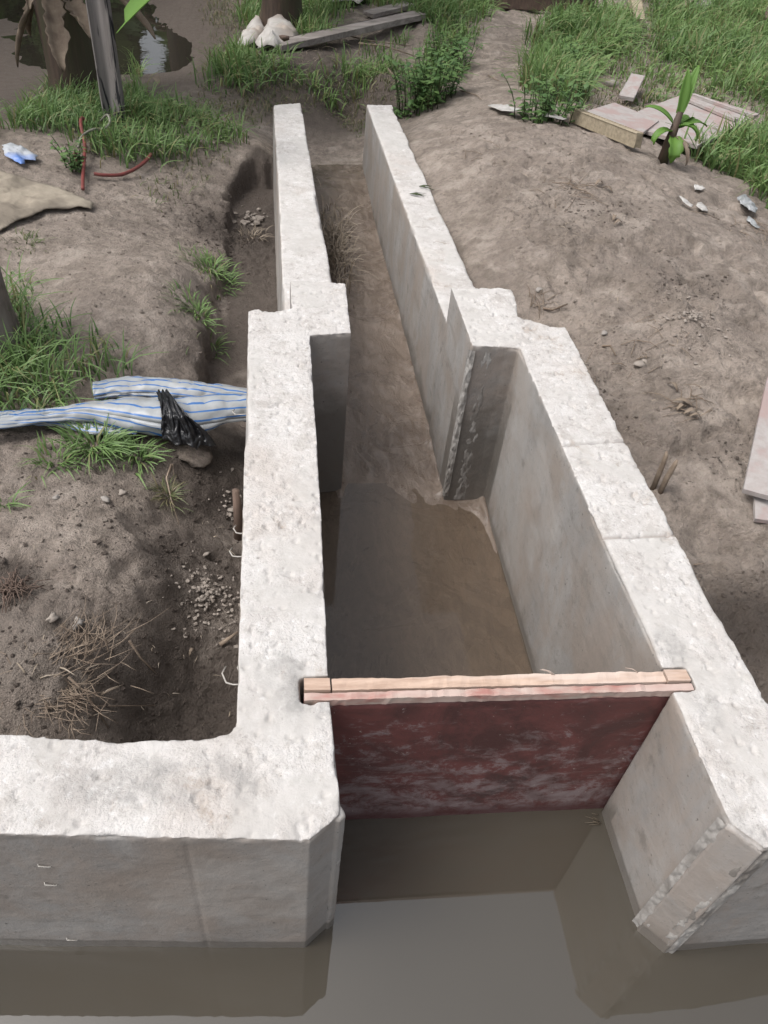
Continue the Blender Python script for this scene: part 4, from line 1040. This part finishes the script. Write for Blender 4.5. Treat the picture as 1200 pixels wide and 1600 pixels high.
tag(o, 'crumpled shiny black plastic bag wrapped round the striped hose', 'plastic bag')

# ------------------------------------------------------------------ cloths, sacks, litter
def draped(name, poly, mat, label, cat, z=.3, amp=.012, freq=10, lift=.012, bulge=0.0, seed=1, cell=None, group=None, world=None, th=.003, parent=None, ridge=0.0):
    W_ = [wp(a, b, z)[:2] for a, b in poly] if world is None else world
    bm = bmesh.new(); vs = [bm.verts.new((a, b, 0)) for a, b in W_]; f = bm.faces.new(vs)
    bmesh.ops.triangulate(bm, faces=[f])
    xs = [w[0] for w in W_]; ys = [w[1] for w in W_]; size = max(max(xs) - min(xs), max(ys) - min(ys)); cell = cell or size / 26
    for _ in range(9):
        ed = [e for e in bm.edges if e.calc_length() > cell * 1.5]
        if not ed: break
        bmesh.ops.subdivide_edges(bm, edges=ed, cuts=1); bmesh.ops.triangulate(bm, faces=bm.faces)
    for _ in range(2): bmesh.ops.smooth_vert(bm, verts=[v for v in bm.verts if not v.is_boundary], factor=.5, use_axis_x=True, use_axis_y=True)
    X = np.array([v.co.x for v in bm.verts]); Y = np.array([v.co.y for v in bm.verts])
    d = poly_dist(X, Y, [tuple(w) for w in W_]); dm = d.max()
    base = ground_base(X, Y)
    wv = 1 - np.abs(fbm(X * freq, Y * freq, octv=4, seed=seed)) * 2
    Z = np.maximum(hgt(X, Y), base) + lift + amp * wv * (.4 + .6 * ss(0, .3 * dm, d)) + bulge * ss(-.1, .75, d / dm) * (1 + .3 * fbm(X * freq * .4, Y * freq * .4, octv=2, seed=seed + 1))
    ex = .25 * cell * fbm(X * 30, Y * 30, octv=2, seed=seed + 3); 
    for i, v in enumerate(bm.verts): v.co = (X[i] + ex[i] * 2, Y[i] + ex[i], Z[i])
    me = bpy.data.meshes.new(name); bmesh.ops.recalc_face_normals(bm, faces=bm.faces)
    bm.to_mesh(me); bm.free()
    c = np.array([X.mean(), Y.mean(), Z.min()])
    me.transform(Matrix.Translation(-Vector(c)))
    o = link(name, me, M[mat], parent); o.location = tuple(c)
    md = o.modifiers.new('s', 'SOLIDIFY'); md.thickness = th
    return tag(o, label, cat, group)
draped('sackcloth', [(-90,272),(0,279),(60,290),(110,300),(146,311),(143,318),(120,320),(70,330),(35,345),(0,362),(-90,385)], 'tarp', 'dirty beige sackcloth sheet with a pointed end on mud at the left', 'cloth', amp=.02, freq=7, lift=.02, seed=5, cell=.02, th=.005)
draped('wrapper', [(8,243),(20,239),(45,247),(62,256),(58,262),(40,262),(42,268),(36,270),(10,258)], 'bluewhite', 'crumpled white and blue wrapper at the grass edge on the left', 'litter', amp=.02, freq=14, lift=.02, seed=6, th=.002)
draped('sack', [(370,54),(378,42),(392,26),(412,20),(416,50),(402,62),(376,62)], 'sack', 'white woven sack half hidden left of the far banana stem', 'sack', amp=.055, freq=7, lift=.05, bulge=.07, seed=7)
draped('sack', [(400,60),(406,48),(428,24),(446,28),(458,46),(468,64),(462,70),(430,80),(404,74)], 'sack', 'white woven sack with a dark hole lying at the long plank end', 'sack', amp=.055, freq=7, lift=.05, bulge=.08, seed=8)
p = wp(444, 59, .46); m = MB(); m.rock(p, .045, .5)
hole = m.build('spill_hole', M['wood_dark'], [o_ for o_ in bpy.data.objects if o_.name.startswith('sack.0')][-1], origin=None)
draped('sack', [(518,12),(524,-8),(575,-12),(572,12),(562,22),(545,16)], 'sack', 'bright white sack at the top edge left of the short plank', 'sack', z=.34, amp=.055, freq=7, lift=.05, bulge=.16, seed=9)
draped('plastic_strip', [(764,155),(770,154),(812,176),(816,181),(800,182),(784,176)], 'white', 'white plastic strip lying where the path meets the mound', 'litter', z=.5, amp=.008, freq=9, lift=.02, seed=12, th=.004)
draped('plastic_strip', [(838,190),(858,192),(882,204),(876,208),(850,200)], 'white', 'thin white plastic strip by the low leafy weed', 'litter', z=.5, amp=.008, freq=9, lift=.02, seed=13, th=.004)
draped('plastic_scrap', [(1058,312),(1066,314),(1082,324),(1078,328),(1066,322)], 'white', 'narrow white scrap on the mound crest, left of two', 'litter', z=.56, amp=.006, freq=20, lift=.012, seed=14, th=.003)
draped('plastic_scrap', [(1090,318),(1104,322),(1106,330),(1096,332),(1086,326)], 'white', 'rounded white scrap on the mound crest, right of two', 'litter', z=.56, amp=.01, freq=20, lift=.015, seed=15, th=.003)
draped('plastic_scrap', [(1084,290),(1098,288),(1102,294),(1086,296)], 'white', 'tiny white scrap near the tall grass edge', 'litter', z=.56, amp=.006, freq=20, lift=.012, seed=16, th=.003)
draped('wrapper', [(1150,312),(1162,309),(1184,326),(1180,334),(1168,332),(1156,322)], 'foil', 'crumpled grey foil wrapper beside the tall grass on the right', 'litter', z=.5, amp=.025, freq=16, lift=.02, seed=17, th=.002)
draped('plastic_scrap', [(1168,340),(1190,352),(1186,354),(1166,344)], 'foil', 'small grey scrap just below the foil wrapper', 'litter', z=.5, amp=.006, freq=16, lift=.01, seed=18, th=.002)
def cable(name, pts, r, mat, label, z=.3, lift=.02, n=8):
    P = [G(a, b, z) + np.array([0, 0, (c if c is not None else 0) + lift]) for a, b, c in pts]
    P = np.array(P); m_ = len(P); t = np.linspace(0, m_ - 1.001, m_ * 8); k = t.astype(int); f = (t - k)[:, None]
    p0 = P[np.clip(k - 1, 0, m_ - 1)]; p1 = P[k]; p2 = P[np.clip(k + 1, 0, m_ - 1)]; p3 = P[np.clip(k + 2, 0, m_ - 1)]
    Q = .5 * (2 * p1 + (p2 - p0) * f + (2 * p0 - 5 * p1 + 4 * p2 - p3) * f ** 2 + (3 * p1 - p0 - 3 * p2 + p3) * f ** 3)
    m = MB(); m.tube(list(Q), r, n); return tag(m.build(name, M[mat], None, origin=P[0]), label, 'hose' if 'hose' in name else 'cable')
cable('rubber_hose', [(131,304,0),(131,285,0),(134,262,.02),(135,240,.03),(131,222,.06),(132,212,.07),(139,211,.05)], .010, 'red', 'red rubber hose looping up out of the grass from the sackcloth tip', lift=.03)
cable('rubber_hose', [(148,280,0),(165,282,0),(190,281,0),(212,275,.01),(228,266,.02),(238,257,.03)], .010, 'red', 'red rubber hose lying sideways along the grass edge', lift=.03)
cable('rubber_hose', [(121,266,.01),(119,256,.02),(121,246,.0)], .009, 'red', 'short red hose end in the grass left of the red loop', lift=.03)
cable('grey_cable', [(124,242,.0),(132,235,.04),(150,231,.06),(168,228,.06),(176,220,.07),(172,212,.08),(160,205,.02)], .007, 'cable', 'thin grey cable curling over the red hose', lift=.04)

# ------------------------------------------------------------------ twigs, roots, leaves, stones
def twig(pts, r, label, name='twig', z=.4, lift=.008, cat='twig', mat='twig', group=None):
    P = [G(a, b, z) + np.array([0, 0, lift + c]) for a, b, c in pts]; n = len(P)
    m = MB(); m.tube(P, [r * (1 - .6 * k / (n - 1)) for k in range(n)], 5)
    return tag(m.build(name, M[mat], None, origin=P[0]), label, cat, group)
twig([(848,484,0),(862,490,.01),(884,484,.02),(872,482,.0)], .006, 'curved dry twig on mud beside the right pier')
twig([(940,545,0),(950,552,.005),(962,556,0)], .006, 'thick stub of twig above the taller stone')
twig([(270,742,.04),(262,760,.03),(268,785,.01),(280,822,0)], .004, 'pale curled root hanging in the yellowing grass tuft', 'root', .25, cat='root')
twig([(265,742,.0),(272,738,.03),(273,752,.02)], .003, 'small pale hooked root over the yellowing grass tuft', 'root', .25, cat='root')
twig([(70,1110,0),(110,1108,.01),(170,1106,.0),(245,1108,.01)], .003, 'long thin straight twig lying across the dug soil', z=.3)
twig([(110,1068,.02),(135,1090,.02),(170,1140,.0)], .004, 'long dry root lying towards the wing wall', 'root', .3, cat='root')
twig([(205,1015,.03),(222,1038,.02),(245,1056,.0)], .004, 'bent dry root at the edge of the dark pit', 'root', .25, cat='root')
twig([(344,1010,0),(372,993,.01)], .008, 'broad split twig beside the left wall', z=.2)
twig([(930,592,0),(926,612,.01),(918,640,0)], .002, 'thin straight straw on mud right of the nearer wall', z=.38)
twig([(1083,885,0),(1100,884,.005)], .003, 'short straw beside the outer edge of the right wall', z=.3)
twig([(1060,905,0),(1075,915,.01),(1088,930,0)], .003, 'curved dry twig in the dark clods right of the wall', z=.3)
twig([(940,945,0),(942,960,.01)], .002, 'tiny twig beside the wall edge', z=.3) if False else None
twig([(915,570,0),(930,545,.01)], .002, 'thin upright straw near the pale stone', z=.4)
twig([(838,195,0),(800,150,.01)], .004, 'thin dry stick crossing the path end', z=.46) if False else None
twig([(720,143,0),(745,153,.01),(752,158,0)], .006, 'short dry stick on the path behind the mound', z=.44)
twig([(762,122,.02),(780,128,0)], .006, 'forked dry stick across the mud path', z=.42)
twig([(1010,82,0),(1030,88,.01)], .018, 'pale piece of dry stalk in the right bank grass', z=.36)
twig([(1068,112,0),(1098,118,.01)], .012, 'long dry stalk in grass above the boards', z=.36)
twig([(948,62,0),(985,52,.03)], .010, 'fallen grass cane pointing at the squared timber', z=.38)
twig([(520,60,.05),(570,70,.03),(640,82,.02)], .008, 'dry cane lying along the far ditch edge', z=.3)
twig([(560,80,.05),(600,85,.03),(650,96,.02)], .010, 'thick dry cane along the far ditch edge', z=.3)
twig([(600,102,.0),(622,125,-.02),(632,145,-.05)], .010, 'dry cane hanging into the far ditch', z=.25)
twig([(662,66,.0),(678,84,.02),(672,98,.0)], .008, 'bent dry cane in the weeds on the far bank', z=.34)
twig([(445,100,.0),(460,125,.0),(465,142,-.02)], .006, 'thin dry stalk above the far left wall end', z=.2)
def dleaf(px, py, L, az, label, z=.4, lift=.006, group=None, w=.3):
    p = G(px, py, z); root = p
    n = 7; V = []
    for k in range(n + 1):
        t = k / n; wd = L * w * math.sin(math.pi * (t * .94 + .03)) ** .8 * .5; c = p + np.array([math.cos(az), math.sin(az), 0]) * L * (t - .5) + np.array([0, 0, lift + .018 * math.sin(t * 3.1)])
        s_ = np.array([-math.sin(az), math.cos(az), 0])
        V += [c + s_ * wd + (0, 0, wd * .5), c, c - s_ * wd + (0, 0, wd * .4)]
    F = [(k * 3 + i, k * 3 + i + 1, k * 3 + 4 + i, k * 3 + 3 + i) for k in range(n) for i in range(2)]
    me = np_mesh('dry_leaf', np.array(V) - p, np.array(F)); o = link('dry_leaf', me, M['dryleaf'] if w < .5 else M['rubble']); o.location = tuple(p)
    md = o.modifiers.new('s', 'SOLIDIFY'); md.thickness = .0015
    return tag(o, label, 'dry leaf', group)
gl = 'curled dry leaves on the mud right of the wall'
for a in ((1066,634,.085,2.6),(1078,648,.06,.1),(1050,608,.06,1.9),(1085,655,.05,2.9),(1062,640,.05,.6)):
    dleaf(a[0], a[1], a[2], a[3], 'curled dry leaf in the small heap on the mud right of the wall', .43, group=gl)
for a in ((935,290,.06,.5),(948,300,.07,2.2),(958,345,.06,1.1),(965,352,.05,.2)):
    dleaf(a[0], a[1], a[2], a[3], 'curled dry leaf on the slope of the mud mound', .56, group='dry leaves on the mud mound')
dleaf(246, 150, .20, 1.9, 'pale dry leaf standing in the grass by the pond', .28, .10)
dleaf(1100, 395 + 12, .05, .5, 'lone dry leaf below the mound crest', .55) if False else None
dleaf(300, 1022, .03, 1.1, 'brown dry leaf on the dark pit soil', .2)
def stone(px, py, r, label, z=.4, sq=.7, mat='stone', name='stone'):
    p = G(px, py, z); m = MB(); m.rock(p + (0, 0, r * .2), r * .9, sq, sub=2, jit=.5)
    return tag(m.build(name, M[mat], None, origin=p), label, 'stone')
stone(943, 523, .016, 'small rounded grey stone right of the right wall top')
stone(997, 573, .026, 'flat pale angular stone on mud right of the wall', sq=.45, mat='rubble')
stone(1008, 566, .012, 'tiny pale stone touching the flat angular one', mat='rubble')
stone(842, 452, .014, 'small brown stone beside the right pier')
stone(190, 771, .014, 'pale flat stone among mud chips above the bare patch', .3, .4, 'rubble')
stone(165, 783, .016, 'grey stone left of the pale flat stone above the bare patch', .3, .4)
stone(88, 778, .010, 'small glinting stone in wet mud at the left', .3, .5)
stone(80, 967, .016, 'lumpy pale stone next to the dry root clump', .32, .6, 'rubble')
stone(122, 975, .018, 'brown stone right of the lumpy pale stone', .32, .6)
stone(320, 868, .014, 'flat pale chip on the crumbled soil by the left wall', .22, .4, 'rubble')
stone(906, 66, .05, 'brown stone in the right bank grass', .36) if False else stone(1054, 66, .05, 'brown stone in the grass below the timber offcuts', .36)
stone(954, 135, .055, 'grey lump of stone above the small formwork board', .38, .9)
stone(940, 137, .02, 'tiny stone beside the grey lump', .38) if False else None
stone(300, 715, .06, 'smooth rounded mud lump below the black bag', .2, .4, 'mud')
# broken mortar heaps
for (px, py, n_, sp, r0, lab, z) in ((1085, 500, 90, .09, .009, 'heap of pale crumbled mortar on the mud at the right', .5), (325, 935, 210, .06, .007, 'pale crumbled mortar heap beside the left wall', .22), (370, 800, 70, .05, .009, 'pale mortar lumps against the left wall above the crumbled heap', .2), (400, 345, 40, .09, .02, 'brown mortar lumps in the hole left of the far wall', .1)):
    p = G(px, py, z); m = MB()
    for _ in range(n_):
        a = random.uniform(0, 6.28); rr = abs(random.gauss(0, sp)); x_, y_ = p[0] + rr * math.cos(a), p[1] + rr * math.sin(a) * 1.3
        x_ = min(x_, -.09) if px < 390 else x_
        r_ = r0 * random.uniform(.2, 1) ; m.rock((x_, y_, H1(x_, y_) + r_ * .3 + .012 * math.exp(-(rr / sp) ** 2)), r_, .7, jit=.4)
    tag(m.build('rubble_heap', M['rubble'], None, smooth=False, origin=p), lab, 'rubble', None, 'stuff')
# loose crumbs of soil
m = MB(); cnt = 0
while cnt < 5200:
    x_, y_ = random.uniform(-1.4, 2.4), random.uniform(.75, 5.5)
    c = float(clod_mask(np.array([x_]), np.array([y_]))[0])
    if not clear_channel(x_, y_) or random.random() > .07 + c ** 1.6: continue
    if y_ < .93: continue
    r_ = random.choice((.002, .0025, .003, .004, .006)) * random.uniform(.6, 1.2) * (1 + .3 * (y_ > 3))
    m.rock((x_, y_, H1(x_, y_) + r_ * .2), r_, .75, jit=.4, a=min(1, .25 + .8 * c + .25 * (x_ < 0))); cnt += 1
tag(m.build('soil_crumbs', M['mud'], smooth=False, attr='wet'), 'loose crumbs of dug soil scattered over the mud', 'soil', None, 'stuff')
# root clump at the left edge
p = G(22, 925, .33); rt = MB()
for _ in range(60):
    a = random.uniform(0, 6.28); L_ = random.uniform(.03, .085); q = p + (random.gauss(0, .02), random.gauss(0, .015), 0)
    rt.tube([q, q + (L_ * .5 * math.cos(a), L_ * .5 * math.sin(a), .025), q + (L_ * math.cos(a), L_ * math.sin(a), random.uniform(-.005, .02))], [.0022, .0016, .0008], 4)
tag(rt.build('root_clump', M['wood_dark'], None, origin=p), 'dark dry root clump at the left edge above the dead grass', 'roots')
for (px, py, L0, lab) in ((108, 1020, .13, 'fan of pale dried grass stalks lying on the soil mound'), (105, 1085, .10, 'tangle of pale dry roots below the fan of stalks')):
    p = G(px, py, .34); rt = MB()
    for _ in range(90):
        a = random.gauss(-.9, .7) if 'tangle' in lab else random.gauss(1.0, .7); L_ = L0 * random.uniform(.4, 1); q = p + (random.gauss(0, .055), random.gauss(0, .035), .004)
        rt.tube([q, q + (L_ * .5 * math.cos(a), L_ * .5 * math.sin(a), .02 * random.random()), q + (L_ * math.cos(a + .2), L_ * math.sin(a + .2), random.uniform(-.002, .015))], [.0014, .0011, .0006], 4)
    tag(rt.build('root_clump', M['twig'], None, origin=p), lab, 'roots')
# small twig heaps on the right bank
for (px, py, n_, sp, lab) in ((835, 478, 26, .05, 'one of the thin dry twigs scattered beside the right pier'), (1075, 632, 22, .05, 'one of the thin dry twigs around the curled leaf heap'), (885, 297, 26, .09, 'one of the dry stalks on the mound slope'), (700, 270, 26, .12, 'one of the dry stalks on mud beside the far right wall'), (1190, 375, 22, .09, 'one of the dry stalks on the mound crest at the right edge'), (1010, 540, 16, .07, 'one of the few thin twigs above the flat pale stone')):
    p = G(px, py, .46)
    for _ in range(n_):
        a = random.uniform(0, 6.28); L_ = random.uniform(.03, .12) * (1 + (py < 400) * .5); x_, y_ = p[0] + random.gauss(0, sp), p[1] + random.gauss(0, sp); z_ = H1(x_, y_) + .005
        x2, y2 = x_ + L_ * math.cos(a), y_ + L_ * math.sin(a)
        if not clear_channel(x2, y2) or not clear_channel(x_, y_): continue
        rt = MB(); rt.tube([(x_, y_, z_), ((x_ + x2) / 2 + .006, (y_ + y2) / 2, (z_ + H1(x2, y2)) / 2 + .012), (x2, y2, H1(x2, y2) + .004)], [.002, .0018, .001], 4)
        tag(rt.build('dry_twig', M['twig'], None, origin=(x_, y_, z_)), lab, 'twig', lab.replace('one ', '', 1))
# grass sprigs dropped on the far right wall, debris floating by the gate
for (px, py, lab) in ((655, 291, 'green grass sprig lying on the far right wall, the upper one'), (640, 303, 'green grass sprig lying on the far right wall, the lower one')):
    q = wp(px, py, .428); n = 7; m = MB()
    for k in range(n):
        a = -.3 + random.uniform(-.5, .5); L_ = random.uniform(.05, .1); m.tube([q, q + (L_ * .5 * math.cos(a), L_ * .5 * math.sin(a), .006), q + (L_ * math.cos(a), L_ * math.sin(a), .003)], [.002, .002, .0006], 4)
    tag(m.build('grass_sprig', M['grass_dull'], None, origin=q), lab, 'grass sprig')
m = MB()
for _ in range(7):
    x_ = random.uniform(.85, .876); y_ = random.uniform(.86, .90); a = random.uniform(2, 4); L_ = random.uniform(.02, .05)
    m.tube([(x_, y_, .004), (x_ + L_ * math.cos(a), y_ + L_ * math.sin(a) * .3, .006)], [.0012, .0006], 4)
tag(m.build('floating_straw', M['straw'], None, origin=(.86, .88, 0)), 'bits of straw floating where the gate meets the right wall', 'straw')

# ------------------------------------------------------------------ groups for things of one kind
GROUPS = {'concrete_wall': 'concrete walls of the channel', 'grass_tuft': 'grass tufts on the left bank', 'weed': 'leafy weeds', 'banana_plant': 'banana plants', 'plank': 'grey planks',
          'timber_stick': 'timber offcuts in the grass', 'formwork_board': 'cement stained boards', 'wooden_stake': 'wooden stakes', 'plastic_hose': 'striped plastic hoses', 'sack': 'white sacks',
          'plastic_strip': 'white plastic strips', 'plastic_scrap': 'small plastic scraps', 'wrapper': 'crumpled wrappers', 'rubber_hose': 'red rubber hoses', 'twig': 'single dry twigs', 'stone': 'stones on the mud',
          'root_clump': 'dry root clumps', 'grass_sprig': 'grass sprigs on the wall', 'dry_leaf': 'single dry leaves'}
for o in list(bpy.data.objects):
    st_ = o.name.split('.')[0]
    if o.parent is None and st_ in GROUPS and 'group' not in o and 'kind' not in o: o['group'] = GROUPS[st_]
